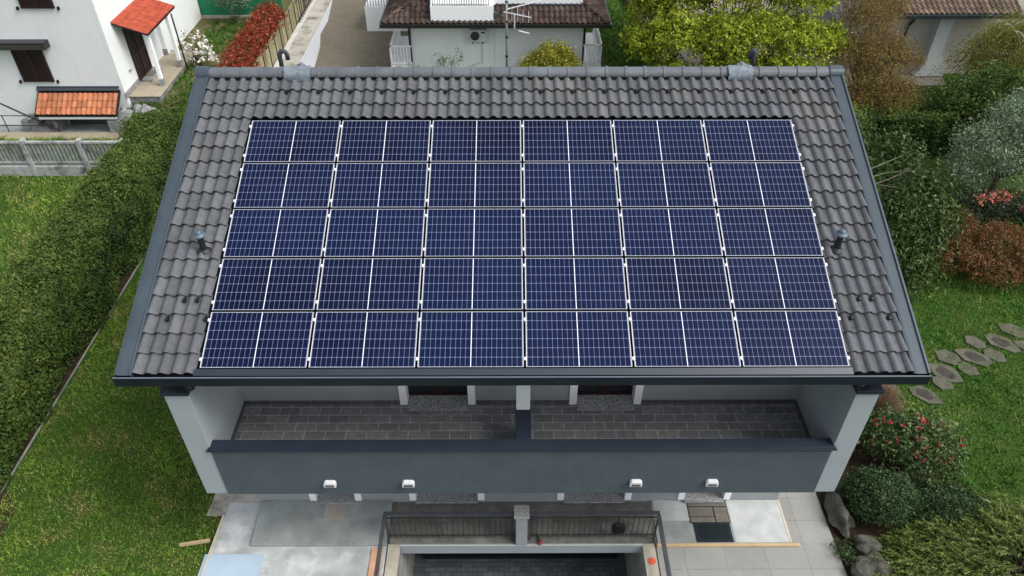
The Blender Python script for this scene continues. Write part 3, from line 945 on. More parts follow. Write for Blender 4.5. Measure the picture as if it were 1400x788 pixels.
for o in pan:
    for y in (-.36, .36):
        sides = [-1] + ([1] if o.get('edge') else [])
        for sd in sides:
            clamp(o, sd, y)
    for k in ('edge', 'edge0'):
        if k in o: del o[k]

# ------------------------------------------------------------------ things on the roof
def roof_vent(x, label):
    p = roofp(x, 2.29, -.08)
    t = thing('roof_vent', label, 'roof vent', p, 'pipe vents on the tiled slope')
    m_ = MB(); m_.tube([(p.x, p.y, p.z - .05), (p.x, p.y, p.z + .34)], .055, 16); m_.build('pipe', M['vent_pipe'], t, smooth=False)
    m_ = MB(); m_.lathe([(.09, 0), (.105, .01), (.11, .03), (.065, .07), (.06, .095), (.03, .12)], (p.x, p.y, p.z + .33), 20); m_.build('cap', M['vent_metal'], t)
    m_ = MB(); m_.lathe([(.13, 0), (.075, .05)], (p.x, p.y, p.z + .015), 16); m_.build('collar', M['vent_pipe'], t)
roof_vent(-5.70, 'small dark vent pipe with blue cap on the left strip of roof tiles')
roof_vent(5.60, 'small dark vent pipe with blue cap on the right strip of roof tiles')
def foil(x0, x1, label):
    m_ = MB()
    nx, ny = 14, 8
    vs = []
    for i in range(nx + 1):
        for j in range(ny + 1):
            x = x0 + (x1 - x0) * i / nx
            a = -.35 + 2.0 * j / ny          # angle over the ridge cap
            n = .165 + random.uniform(-.006, .010)
            vs.append((x + random.uniform(-.012, .012), RIDGE_Y - n * 1.25 * math.cos(a), RIDGE_Z - .09 + n * 1.03 * math.sin(a)))
    m_.add(vs, [(i * (ny + 1) + j, (i + 1) * (ny + 1) + j, (i + 1) * (ny + 1) + j + 1, i * (ny + 1) + j + 1) for i in range(nx) for j in range(ny)])
    c_ = len(m_.v)
    m_.blob(((x0 + x1) / 2 + .05, RIDGE_Y + .06, RIDGE_Z + .085), .10, .07, .025, 3, 3, .4)
    o = m_.build('foil_wrap', M['foil'], smooth=True)
    tag(o, label, 'foil', 'foil patches on the ridge')
foil(-4.85, -4.31, 'crumpled silver foil wrapped over the ridge by the left gooseneck pipe')
foil(4.24, 4.74, 'crumpled silver foil wrapped over the ridge by the right gooseneck pipe')
def goose(x, dx, label):
    m_ = MB()
    zb = RIDGE_Z - .35
    pts = [(x, 6.66, zb), (x, 6.66, zb + .42)]
    for k in range(1, 8):
        a = PI * k / 8
        pts.append((x + dx * .11 * (1 - math.cos(a)), 6.66 + .03 * k / 8, zb + .42 + .13 * math.sin(a)))
    pts.append((x + dx * .22, 6.69, zb + .36))
    m_.tube(pts, .047, 14)
    o = m_.build('gooseneck_pipe', M['goose'], smooth=True)
    tag(o, label, 'vent pipe', 'gooseneck pipes behind the ridge')
goose(-5.06, .7, 'dark gooseneck vent pipe behind the ridge at its left end')
goose(4.9, -.35, 'dark gooseneck vent pipe behind the ridge before the yellow green tree')
# TV aerial mast
mast = thing('antenna_mast', 'galvanised aerial mast with white TV antennas standing behind the ridge', 'antenna', (-.30, 6.8, 8.3))
m_ = MB(); m_.tube([(-.30, 6.8, 8.2), (-.30, 6.8, 10.9)], .024, 10); m_.build('pole', M['galv'], mast, smooth=True)
m_ = MB()
for z in (8.72, 9.13, 9.46, 9.86): m_.tube([(-.30, 6.8, z), (-.30, 6.8, z + .035)], .032, 10)
m_.build('pole_joint', M['rubber'], mast)
def boom(p0, p1, els, elen, ev, nm):
    m_ = MB()
    p0, p1, ev = Vector(p0), Vector(p1), Vector(ev).normalized()
    m_.tube([p0, p1], .012, 6)
    for k in range(els):
        c = p0.lerp(p1, (k + .5) / els)
        l = elen * (1 - .35 * k / els)
        m_.tube([c - ev * l, c + ev * l], .005, 5)
    return m_.build(nm, M['alu'], mast)
boom((-.36, 6.78, 9.68), (.20, 6.62, 9.62), 5, .16, (0, .1, 1), 'antenna')
boom((-.32, 6.8, 9.72), (.62, 6.9, 9.92), 9, .13, (.1, 1, -.2), 'antenna')
boom((-.06, 6.6, 9.36), (.17, 6.55, 9.32), 2, .03, (0, 0, 1), 'reflector')
boom((-.14, 6.62, 9.68), (-.14, 6.62, 9.40), 1, .01, (1, 0, 0), 'reflector_strut')
# wall lamps on the parapet
for i, (x, wh) in enumerate(((-3.65, 'leftmost of the four lamps on the slate parapet'), (-2.17, 'second from left of the four lamps on the slate parapet'), (2.13, 'third from left of the four lamps on the slate parapet'), (3.57, 'rightmost of the four lamps on the slate parapet'))):
    if i == 0:
        t0 = thing('wall_lamp', '', 'wall lamp', (x, -.02, 3.27), 'white lamps on the parapet')
        m_ = MB()
        m_.prism([(-.115, -.07), (-.115, .03), (-.08, .07), (.08, .07), (.115, .03), (.115, -.07)], 'y', -.085, -.002)
        for q in range(len(m_.v)):
            pass
        bd = m_.build('body', M['lamp_white'], t0, world=False, bevel=.008)
        m_ = MB(); m_.box(-.085, .085, -.0875, -.080, -.052, .012); m_.build('slot', M['lamp_slot'], t0, world=False)
        t = t0
    else:
        t = copy_tree(t0)
        t.location = (x, -.02, 3.27)
    t['label'] = 'white box wall lamp, ' + wh

# ------------------------------------------------------------------ terrace and garage ramp in front of the house
t = MB()
TLX = -6.88
t.add([(TLX - .12, -4, .03), (-3.0, -4, .03), (-3.0, WY, .03), (TLX + .05, WY, .03)], [(0, 1, 2, 3)])
t.add([(TLX - .12, -4, 0), (TLX - .12, -4, .03), (TLX + .05, WY, .03), (TLX + .05, WY, 0)], [(0, 1, 2, 3)])
struct('terrace', t, M['concrete_pale'])
t = MB(); t.box(-6.03, -3.0, .57, WY - .003, .034, .125); struct('terrace_step', t, M['concrete_grey'], bevel=.01)
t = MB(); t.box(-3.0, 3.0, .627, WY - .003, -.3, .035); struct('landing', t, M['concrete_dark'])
t = MB(); t.add([(3.0, -4, .03), (7.15, -4, .03), (7.02, .1, .03), (7.0, WY + .3, .03), (3.0, WY, .03)], [(0, 1, 2, 3, 4)]); struct('paved_terrace', t, M['paver'])
t = MB(); t.box(3.05, 6.0, .60, WY - .003, .034, .075); struct('screed', t, M['concrete_grey'])
t = MB(); t.box(4.80, 5.998, .61, WY - .006, .0765, .082); struct('screed_patch', t, M['concrete_white'])
t = MB(); t.box(3.10, 3.86, 1.17, WY - .006, .0765, .082); struct('screed_pad', t, M['concrete_white'])
t = MB(); t.add([(-7.27, 1.36, .034), (-6.84, 1.36, .034), (-6.83, 2.6, .034), (-7.2, 2.6, .034)], [(0, 1, 2, 3)]); struct('kerb_strip', t, M['kerb_stain'])
t = MB(); t.add([(-6.84, 1.725, .03), (-6.09, 1.725, .03), (-6.09, 4.5, .03), (-6.84, 4.5, .03)], [(0, 1, 2, 3)]); struct('house_path', t, M['kerb_stain'])
# plank edging of the left terrace
t = MB()
t.add([(TLX - .16, -4, 0), (TLX - .13, -4, 0), (TLX + .04, 1.35, 0), (TLX + .01, 1.35, 0), (TLX - .16, -4, .10), (TLX - .13, -4, .10), (TLX + .04, 1.35, .10), (TLX + .01, 1.35, .10)],
      [(0, 3, 2, 1), (4, 5, 6, 7), (0, 1, 5, 4), (1, 2, 6, 5), (2, 3, 7, 6), (3, 0, 4, 7)])
tag(t.build('edging_board', M['timber_pale']), 'thin pale edging board along the left rim of the concrete terrace', 'board')
m_ = MB(); m_.tube([(-7.62, .60, .06), (-6.97, .70, .09)], .045, 4); tag(m_.build('timber_stake', M['timber']), 'short timber stake lying on grass beside the concrete terrace', 'stake')
m_ = MB(); m_.box(3.02, 6.20, .52, .585, .034, .10); tag(m_.build('timber_plank', M['timber'], bevel=.004), 'long timber plank laid in front of the black mat and screed', 'plank')
m_ = MB(); m_.box(6.005, 6.05, .60, 1.71, .034, .085); tag(m_.build('timber_batten', M['timber_pale']), 'thin pale batten at right rim of the white screed', 'batten')
m_ = MB(); m_.box(-4.54, -4.03, 1.19, 1.70, .126, .142); tag(m_.build('floor_tile', M['beige_tile'], bevel=.003), 'square beige sample tile lying on the grey terrace step', 'tile')
m_ = MB(); m_.add([(-7.0, -.4, .034), (-5.68, -.4, .034), (-5.68, .38, .034), (-6.98, .38, .034), (-7.0, -.4, .06), (-5.68, -.4, .06), (-5.68, .38, .06), (-6.98, .38, .06)],
      [(0, 3, 2, 1), (4, 5, 6, 7), (0, 1, 5, 4), (1, 2, 6, 5), (2, 3, 7, 6), (3, 0, 4, 7)])
tag(m_.build('blue_board', M['board_blue']), 'pale blue sheet board lying flat on the left terrace', 'board')
m_ = MB(); m_.box(-3.32, -3.08, -.55, .52, .034, .07); tag(m_.build('terracotta_slab', M['terracotta']), 'pale terracotta slab lying beside the left side railing', 'slab')
br = None
for k in range(5):
    m_ = MB(); m_.box(-4.6 + k * .27, -4.36 + k * .27, -.36, -.22, .034, .09 + .01 * (k % 2))
    o = m_.build('brick', M['brick'], bevel=.005)
    tag(o, 'loose red brick on the terrace, %s of the row of five' % ['leftmost', 'second from left', 'middle one', 'second from right', 'rightmost'][k], 'brick', 'loose bricks on the terrace')
tiles_ = [(3.88, 4.76, 1.54, 1.70), (3.88, 4.44, 1.27, 1.515), (3.88, 4.44, 1.12, 1.25), (4.465, 4.76, 1.12, 1.515)]
lab = ['long taupe board nearest the house wall beside the black mat', 'wide taupe board in middle of the four above black mat', 'narrow taupe board directly above the black mat', 'upright taupe board at right of the four above black mat']
m_ = MB(); m_.box(3.86, 4.78, 1.105, 1.708, .0765, .083); struct('board_bedding', m_, M['mat_edge'])
for (a, c, y0, y1), l in zip(tiles_, lab):
    m_ = MB(); m_.box(a, c, y0, y1, .0835, .10)
    tag(m_.build('sample_board', M['tile_taupe'], bevel=.002), l, 'board', 'taupe sample boards on the screed')
mt = thing('door_mat', 'black doormat on pale screed between taupe boards and timber plank', 'doormat', (4.3, .85, .076))
m_ = MB(); m_.box(4.0, 4.68, .68, 1.05, .0765, .094); m_.build('pile', M['mat_black'], mt)
m_ = MB(); m_.box(3.93, 4.0, .62, 1.10, .0765, .098).box(4.68, 4.75, .62, 1.10, .0765, .098).box(4.0, 4.68, .62, .68, .0765, .098).box(4.0, 4.68, 1.05, 1.10, .0765, .098); m_.build('border', M['mat_edge'], mt)
m_ = MB(); m_.tube([(2.86, .2, .012), (2.86, .2, .03)], .085, 20); tag(m_.build('orange_disc', M['orange_red']), 'orange red disc on top of the right ramp wall', 'disc')

# ramp walls and front beam
def ramp_wall(x0, x1, label):
    w = thing('ramp_wall', label, 'wall', ((x0 + x1) / 2, 0, 0), 'retaining walls of the garage ramp')
    m_ = MB(); m_.prism([(.58, -2.75), (.58, -.002), (-16, -.002), (-16, -.3), (-3, -2.75)], 'x', x0, x1); m_.build('wall', M['ramp_wall'], w)
    m_ = MB(); m_.box(x0 - .004, x1 + .004, -16, .626, 0, .012 + .006); m_.build('wall_cap', M['wall_top'], w)
ramp_wall(-3.0, -2.712, 'concrete retaining wall on the left side of the garage ramp')
ramp_wall(2.712, 3.0, 'concrete retaining wall on the right side of the garage ramp')
m_ = MB(); m_.box(-2.71, 2.71, .58, .625, -.28, .036)
bm_ = thing('ramp_beam', 'grey concrete beam below the railing above the garage entrance', 'beam', (0, .6, -.3))
m_.build('beam', M['beam_grey'], bm_)
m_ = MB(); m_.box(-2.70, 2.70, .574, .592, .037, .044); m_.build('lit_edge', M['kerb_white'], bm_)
m_ = MB(); m_.box(-2.712, 2.712, 1.90, 1.98, -2.6, -.3); m_.box(-2.5, 2.5, 1.78, 1.90, -2.6, -2.5)
gd_ = tag(m_.build('garage_door', M['dark_metal']), 'dark garage door down below the grey beam', 'garage door')
# side walls under the landing
for xa in (-3.0, 2.712):
    m_ = MB(); m_.box(xa, xa + .288, .585, 1.98, -2.75, -.302); m_.build('basement_wall', M['ramp_wall'], house)
pl = thing('gate_pillar', 'grey square pillar with speckled granite cap in the railing', 'pillar', (0, .75, 0))
m_ = MB(); m_.box(-.125, .125, .575, .83, .037, 1.12); m_.build('shaft', M['grey_wall'], pl, bevel=.008)
m_ = MB(); m_.box(-.165, .165, .545, .87, 1.122, 1.165); m_.build('cap', M['granite'], pl, bevel=.006)

def railing(p0, p1, label, nb, post_end=True, zt=1.08):
    p0, p1 = Vector(p0), Vector(p1)
    t = thing('iron_railing', label, 'railing', p0.lerp(p1, .5), 'iron railings round the ramp')
    d = (p1 - p0); L = d.length; d.normalize()
    s = Vector((-d.y, d.x, 0))
    def bar(a, c, w, h, z, nm, mat):
        m_ = MB()
        q = []
        for zz in (z - h / 2, z + h / 2):
            for e in (a, c):
                for sg in (-1, 1):
                    q.append(e + s * sg * w / 2 + Vector((0, 0, zz)))
        m_.add(q, [(0, 1, 3, 2), (4, 6, 7, 5), (0, 4, 5, 1), (2, 3, 7, 6), (0, 2, 6, 4), (1, 5, 7, 3)])
        return m_.build(nm, mat, t)
    bar(p0, p1, .085, .035, zt, 'handrail', M['iron_top'])
    bar(p0, p1, .025, .022, zt - .16, 'rail', M['iron'])
    bar(p0, p1, .025, .022, .24, 'rail', M['iron'])
    for k in range(nb):
        q = p0 + d * (L * (k + .5) / nb)
        m_ = MB(); m_.tube([(q.x, q.y, .15), (q.x, q.y, zt - .13)], .0085, 5)
        m_.build('baluster', M['iron'], t)
    for e in (p0 + d * .02, p1 - d * .02):
        m_ = MB(); m_.box(e.x - .011, e.x + .011, e.y - .011, e.y + .011, .04, zt - .02); m_.build('post', M['iron'], t)
railing((-2.98, .72, 0), (-.17, .72, 0), 'black iron railing left of the granite capped pillar', 24)
railing((.17, .72, 0), (2.98, .72, 0), 'black iron railing right of the granite capped pillar', 24)
railing((-2.95, .66, 0), (-2.95, -3.2, 0), 'black iron side railing on the left ramp wall', 0)
railing((2.95, .66, 0), (2.95, -3.2, 0), 'black iron side railing on the right ramp wall', 0)
bg_ = thing('cable_bundle', 'round black bundle of cable hanging on the right iron railing', 'cable bundle', (2.2, .66, .6))
m_ = MB(); m_.blob((2.13, .66, .58), .155, .05, .20, 5, 4, .16); m_.build('coil', M['rubber'], bg_, smooth=True)
m_ = MB(); m_.tube([(2.13, .62, .76), (2.13, .70, .86), (2.13, .73, .93)], .012, 6); m_.build('tie', M['rubber'], bg_)
tl = thing('hand_tool', 'red and black hand tool lying beside the granite capped pillar', 'tool', (.42, .68, .05))
m_ = MB(); m_.tube([(.40, .66, .10), (.34, .84, .10)], .022, 8); m_.build('handle', M['rubber'], tl, smooth=True)
m_ = MB(); m_.blob((.42, .62, .10), .04, .07, .05, 2, 3, .1); m_.build('head', M['tool_red'], tl, smooth=True)

# ------------------------------------------------------------------ lawns (blades)
def blades(name, poly_fn, x0, x1, y0, y1, n, h, w, mat, z=0.0, seed=0, clover=0):
    r_ = np.random.default_rng(seed)
    p = np.c_[r_.uniform(x0, x1, n), r_.uniform(y0, y1, n), np.full(n, 0.0 if callable(z) else z)]
    if poly_fn is not None:
        p = p[poly_fn(p[:, 0], p[:, 1])]
    tf = r_.random(len(p)) < .16
    nt_ = max(1, int(tf.sum() / 26))
    ctr = p[~tf][r_.integers(0, (~tf).sum(), nt_)]
    p[tf] = ctr[r_.integers(0, nt_, tf.sum())] + np.c_[r_.normal(size=(tf.sum(), 2)) * .07, np.zeros(tf.sum())]
    m = len(p)
    if callable(z):
        p[:, 2] = z(p[:, 0], p[:, 1])
    a = r_.uniform(0, 6.28, m)
    lean = r_.normal(size=(m, 2)) * .55
    hh = h * np.where(tf, 1.7, 1.0) * (.5 + r_.random(m)) * (1 + .35 * vnoise(p, 1.2, seed + 2))
    tip = p + np.c_[lean * hh[:, None], hh]
    sd = np.c_[np.cos(a), np.sin(a), np.zeros(m)] * (w * (.6 + .8 * r_.random(m)))[:, None]
    v = np.empty((m, 3, 3))
    v[:, 0] = p - sd; v[:, 1] = p + sd; v[:, 2] = tip
    t = .44 + .19 * r_.normal(size=m) + .28 * vnoise(p, .9, seed + 4) + .22 * vnoise(p, 3.1, seed + 6)
    o = fast_mesh(name, v.reshape(-1, 3), 3, t, mat)
    tag(o, kind='stuff')
    return o
tag(blades('grass', lambda x, y: ((x < -6.95) | (y > 3.4)) & (x < -6.3), -12.25, -6.3, -2.5, 13, 95000, .05, .011, M['grass'], .0, 11), 'short green lawn between the long hedge and the house', 'lawn')
tag(blades('grass', None, -27, -13.6, 2, 16.2, 60000, .07, .018, M['grass'], .0, 12), 'green lawn left of the long hedge below the concrete fence', 'lawn')
tag(blades('grass', None, -16.2, -11.7, 17.2, 20.6, 14000, .11, .026, M['grass_dry'], lambda x, y: np.where(y < 19.6, 0.01, .3 + (y - 19.6) * .65), 16), 'worn grass bank between the long hedge end and the porch', 'lawn')
tag(blades('grass', None, -30, -15, 18.2, 18.95, 9000, .14, .026, M['grass'], .01, 17), 'strip of tall grass behind the concrete fence', 'lawn')
tag(blades('grass', lambda x, y: (x > 9.6 - .25 * (y - 3)) & (x > 7.0), 7.0, 20, 1.5, 15, 120000, .05, .012, M['grass_deep'], .0, 13), 'lawn with stepping stone path right of the house', 'lawn')
tag(blades('grass', lambda x, y: (x < 6.9) | (y < 26), 3.2, 7.0, 20, 40, 30000, .10, .03, M['grass_deep'], .0, 14), 'green lawn behind the house next to pale neighbouring house', 'lawn')
tag(blades('grass', lambda x, y: vnoise(np.c_[x, y, 0 * x], .9, 77) > -.25 - .5 * (y < 24), -15.2, -11.7, 20.6, 29.8, 22000, .09, .026, M['grass_dry'], .96, 15), 'worn grass in front of the green sheet fence', 'lawn')
# pebbly daisies in the lawn
def speckle(name, label, x0, x1, y0, y1, n, s, mat, seed):
    r_ = np.random.default_rng(seed)
    p = np.c_[r_.uniform(x0, x1, n), r_.uniform(y0, y1, n), np.full(n, .055)]
    p = p[vnoise(p, 1.0, seed) > .15]
    v = leaf_verts(p, np.tile([0, 0, 1.], (len(p), 1)), s, .9, 3)
    o = fast_mesh(name, v, 4, r_.random(len(p)), mat)
    tag(o, label, 'daisies', kind='stuff')
speckle('daisies', 'tiny white daisies dotted over the left lawn near the hedge', -12, -9.5, -1.5, 4.5, 260, .045, M['petal_white'], 5)

# ------------------------------------------------------------------ long clipped hedge on the left
hd = thing('hedge', 'long clipped dark green hedge beside the house lawn', 'hedge', (-13.4, 9, 0))
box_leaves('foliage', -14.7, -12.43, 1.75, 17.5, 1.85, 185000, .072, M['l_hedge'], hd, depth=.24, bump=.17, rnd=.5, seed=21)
m_ = MB(); m_.box(-14.4, -12.85, 2.1, 17.1, .02, 1.5); m_.build('stems_or_core', M['stems_or_core'], hd)  # solid core added inside the leaf skin
q = rng.random((900, 2))
sprays('shoots', np.c_[-14.6 + 2.0 * q[:, 0], 1.9 + 15.4 * q[:, 1], np.full(900, 1.78)], unit(np.c_[rng.normal(size=(900, 2)) * .5, np.ones(900)]), .24, 5, .075, M['l_hedge'], hd, droop=.2, tone0=.62, per=1, wid=.5, tipgain=.3)
t = MB(); t.box(-12.37, -12.335, 1.6, 12.5, 0, .035); struct('kerb', t, M['ramp_wall'])
t = MB(); t.add([(-13.5, .6, .004), (-11.7, .5, .004), (-11.75, 1.6, .004), (-12.38, 2.2, .004), (-13.5, 2.2, .004)], [(0, 1, 2, 3, 4)]); struct('soil_patch', t, M['soil'])
t = MB(); t.add([(-14.9, 1.7, .003), (-12.4, 1.7, .003), (-12.4, 19, .003), (-14.9, 19, .003)], [(0, 1, 2, 3)]); struct('hedge_bed', t, M['soil'])

# ------------------------------------------------------------------ concrete baluster fence
fc = thing('concrete_fence', 'weathered grey concrete fence with slanting balusters left of the hedge', 'fence', (-19, 16.3, 0))
m_ = MB(); m_.box(-30, -14.4, 16.22, 16.42, 0, .42); m_.build('base_wall', M['fence_conc'], fc, bevel=.01)
m_ = MB(); m_.box(-30, -14.4, 16.25, 16.39, 1.36, 1.44); m_.build('top_rail', M['fence_conc'], fc, bevel=.01)
m_ = MB(); m_.box(-30, -14.4, 16.27, 16.37, .52, .60); m_.build('bottom_rail', M['fence_conc'], fc, bevel=.01)
for x in (-28.7, -26.6, -24.5, -22.4, -20.35, -18.3, -16.22, -14.6):
    m_ = MB(); m_.box(x - .075, x + .075, 16.20, 16.44, 0, 1.52); m_.build('post', M['fence_conc'], fc, bevel=.01)
x = -24.0
while x < -14.7:
    m_ = MB(); m_.box(x - .035, x + .035, 16.28, 16.36, .60, 1.36)
    m_.build('baluster', M['fence_dark'], fc)
    x += .15

# ------------------------------------------------------------------ white house, top left
wh = thing('white_house', 'tall white rendered house with brown shutters and orange tiled canopies', 'house', (-19, 22, 0))
HX, HY, TZ = -16.05, 20.3, 1.2
m_ = MB()
def wallpiece(x0, x1, z0, z1): m_.box(x0, x1, HY, HY + .3, z0, z1)
m_.box(-34, HX, HY, 34, -.3, 9); m_.build('wall', M['white_wall'], wh)
m_ = MB(); m_.box(-19.5, HX + .02, 25.05, 34, TZ - .6, 8.6)
m_.v = [(x + (3.5 if x > -18 else 0) * 0, y, z) for x, y, z in m_.v]
m_ = MB(); m_.box(HX, -15.86, 24.7, 25.0, .5, 8.4); m_.build('side_wing', M['white_wall'], wh)
m_ = MB(); m_.box(HX + .004, -15.83, 24.66, 24.697, TZ + .031, TZ + .30); m_.build('plinth', M['plinth'], wh)
m_ = MB(); m_.box(HX + .003, HX + .04, HY - .04, 21.72, TZ + .031, TZ + .25); m_.build('plinth', M['plinth'], wh)
wr = MB(); wr.add([(-35, 19.5, 9.0), (-15.2, 19.5, 9.0), (-15.2, 34.8, 9.0), (-35, 34.8, 9.0), (-28, 27, 12), (-22, 27, 12)], [(0, 3, 2, 1), (0, 1, 5, 4), (1, 2, 5), (2, 3, 4, 5), (3, 0, 4)]); wr.build('roof', M['brown_tile'], wh)
def window(x0, x1, z0, z1):
    f = MB(); f.box(x0, x1, HY - .07, HY - .003, z0, z1); fo = f.build('window_shutter', M['shutter'], wh)
    f = MB()
    for a in (x0, (x0 + x1) / 2 - .07, x1 - .10):
        f.box(a, a + (.14 if a not in (x0, x1 - .10) else .10), HY - .095, HY - .072, z0, z1)
    f.box(x0, x1, HY - .09, HY - .074, z0, z0 + .1).box(x0, x1, HY - .09, HY - .074, z1 - .1, z1)
    f.build('shutter_frame', M['door_brown'], fo)
    for a in (x0 - .18, x1 + .12):
        h_ = MB(); h_.box(a, a + .05, HY - .12, HY - .003, z0 - .06, z0 + .06); h_.build('shutter_hook', M['rubber'], wh)
window(-19.93, -18.72, 1.98, 3.55)
window(-18.8, -17.55, 4.94, 6.4)
window(-22.4, -21.2, 4.94, 6.4)
# long dark awning box
aw = MB(); aw.box(-21.6, -18.32, HY - .42, HY - .003, 3.44, 3.72); a_ = aw.build('awning_box', M['gutter_black'], wh, bevel=.01)
aw = MB(); aw.box(-21.58, -18.34, HY - .43, HY - .422, 3.46, 3.66); aw.build('awning_front', plain('awning_olive', (.05, .048, .04, 1), None, 3, .7, .3), a_)
# orange tiled canopy over the basement window
cy0, cz0, cy1, cz1 = 19.42, .98, 20.28, 1.66
cn = MB(); cn.prism([(cy0 - .02, cz0 - .14), (cy0 - .02, cz0 - .05), (cy1, cz1 - .06), (cy1, cz1 - .16)], 'x', -19.56, -16.2)
cp = cn.build('canopy', M['gutter_black'], wh)
cn = MB(); cn.box(-19.45, -16.3, cy0 + .01, cy0 + .12, cz0 - .26, cz0 - .145); cn.build('canopy_beam', M['white_wall_plain'], cp)
cl_ = math.hypot(cy1 - cy0, cz1 - cz0)
shingle_plane('canopy_tiles', (-19.5, cy0 - .03, cz0 - .045), (1, 0, 0), (0, (cy1 - cy0) / cl_, (cz1 - cz0) / cl_), 3.25, 3, .30, .205, .055, M['orange_tile'], cp, lip=.03, ns=7)
cn = MB(); cn.add([(-19.55, cy1 - .16, cz1 - .02), (-16.2, cy1 - .16, cz1 - .02), (-16.2, cy1, cz1 + .07), (-19.55, cy1, cz1 + .07)], [(0, 1, 2, 3)]); cn.box(-19.55, -16.2, cy1 - .03, cy1 + .015, cz1 + .06, cz1 + .10)
cn.build('canopy_flashing', M['goose'], cp)
bw = MB(); bw.box(-18.8, -16.75, HY - .03, HY - .003, .05, .75); bw.build('basement_window', plain('basement_glass', (.05, .055, .05, 1), (.085, .09, .08, 1), 2, .4, .4), wh)
bw = MB(); bw.box(-16.75, -16.2, 19.45, HY - .004, 0, .62); bw.build('side_block', M['plinth'], wh, bevel=.01)
bw = MB(); bw.box(-19.1, -18.85, 19.6, HY - .004, 0, .5); bw.build('side_block', M['plinth'], wh, bevel=.01)
# stair well with handrails
sw = thing('stair_rail', 'thin black iron handrails of a stairwell by the white house', 'railing', (-20, 19.9, 0))
m_ = MB(); m_.tube([(-21.1, 19.75, 1.35), (-18.85, 19.55, .12)], .035, 8); m_.build('handrail', M['iron'], sw)
m_ = MB(); m_.tube([(-24, 19.55, .82), (-19.0, 19.55, .82)], .02, 6).tube([(-24, 19.55, .38), (-19.0, 19.55, .38)], .02, 6); m_.build('rail', M['iron'], sw)
for x in (-23.2, -21.0, -18.85):
    m_ = MB(); m_.tube([(x, 19.55, 0), (x, 19.55, .85)], .02, 6); m_.build('post', M['iron'], sw)
m_ = MB()
for k in range(4):
    m_.box(-20.4 + .35 * k, -20.05 + .35 * k, 19.62, HY - .004, 0, .55 - .13 * k)
m_.build('basement_steps', M['plinth'], wh, bevel=.008)
t = MB(); t.box(-34, -16.3, 18.95, 19.52, 0, .09); struct('pavement', t, M['tile_floor'])
t = MB(); t.box(-34, -16.3, 19.52, HY - .003, 0, .03); struct('side_path', t, M['concrete_grey'])
# porch terrace (a raised floor), steps, posts, roof
t = MB(); t.box(HX + .003, -14.78, HY + .2, 25.3, 0, TZ - .002); t.build('porch_base', M['plinth'], wh)
t = MB(); t.box(HX + .003, -14.72, HY + .15, 25.0, TZ, TZ + .03); t.build('porch_floor', M['tile_floor'], wh, bevel=.006)
t = MB(); t.box(HX + .05, -15.55, 21.85, 23.15, TZ + .032, TZ + .12); t.build('porch_step', M['plinth'], wh, bevel=.01)
t = MB(); t.box(-15.98, -15.62, 22.2, 22.75, TZ + .121, TZ + .135)
tag(t.build('porch_mat', M['tile_taupe']), 'small brown doormat on the porch step of the white house', 'doormat')
for k, (rx, ry, rs) in enumerate(((-16.1, 19.9, .42), (-15.6, 20.1, .36), (-15.2, 20.0, .45))):
    m_ = MB(); m_.blob((rx, ry, .45), rs, rs * .8, .55, 40 + k, 3, .2)
    tag(m_.build('boulder', M['plinth'], smooth=True), ['grey boulder by the canopy end against the porch', 'middle grey boulder in front of the white house porch', 'grey boulder at the outer corner of the porch'][k], 'boulder', 'boulders below the porch')
dr = MB(); dr.box(HX + .003, HX + .06, 21.76, 23.1, TZ + .13, 3.55); do = dr.build('entrance_door', M['shutter_side'], wh)
dr = MB()
for y in (21.76, 22.38, 23.0): dr.box(HX + .062, HX + .085, y, y + .10, TZ + .13, 3.55)
for z in (TZ + .13, 2.3, 3.45): dr.box(HX + .0625, HX + .083, 21.86, 23.0, z, z + .10)
dr.build('door_frame', M['door_brown'], do)
dr = MB(); dr.box(HX + .003, HX + .09, 21.15, 21.32, 2.0, 2.05); dr.build('letterbox', M['galv'], wh)
for (px_, py_) in ((-14.97, 21.5), (-14.83, 23.4)):
    pp = MB(); pp.box(px_ - .075, px_ + .075, py_ - .075, py_ + .075, TZ + .33, 3.52); po = pp.build('porch_post', M['white_wall_plain'], wh, bevel=.01)
    pp = MB(); pp.box(px_ - .095, px_ + .095, py_ - .095, py_ + .095, TZ + .03, TZ + .33); pp.build('post_foot', M['plinth'], po)
pr_ = MB()
x0, z0_, x1, z1_ = -14.72, 3.58, HX, 4.05
pr_.prism([(x0, z0_ - .04), (x0, z0_ + .02), (x1, z1_ + .02), (x1, z1_ - .06)], 'y', 21.05, 24.2)
pro = pr_.build('porch_roof', M['gutter_black'], wh)
pl_ = math.hypot(x1 - x0, z1_ - z0_)
shingle_plane('porch_tiles', (x0 - .0, 21.02, z0_ + .03), (0, 1, 0), ((x1 - x0) / pl_, 0, (z1_ - z0_) / pl_), 3.2, 5, .28, .2, .045, M['red_tile'], pro, lip=.025, ns=7)
dp = MB(); dp.tube([(-14.70, 23.6, 3.5), (-14.68, 23.6, 1.0)], .035, 8); dp.build('downpipe', M['gutter_black'], pro)

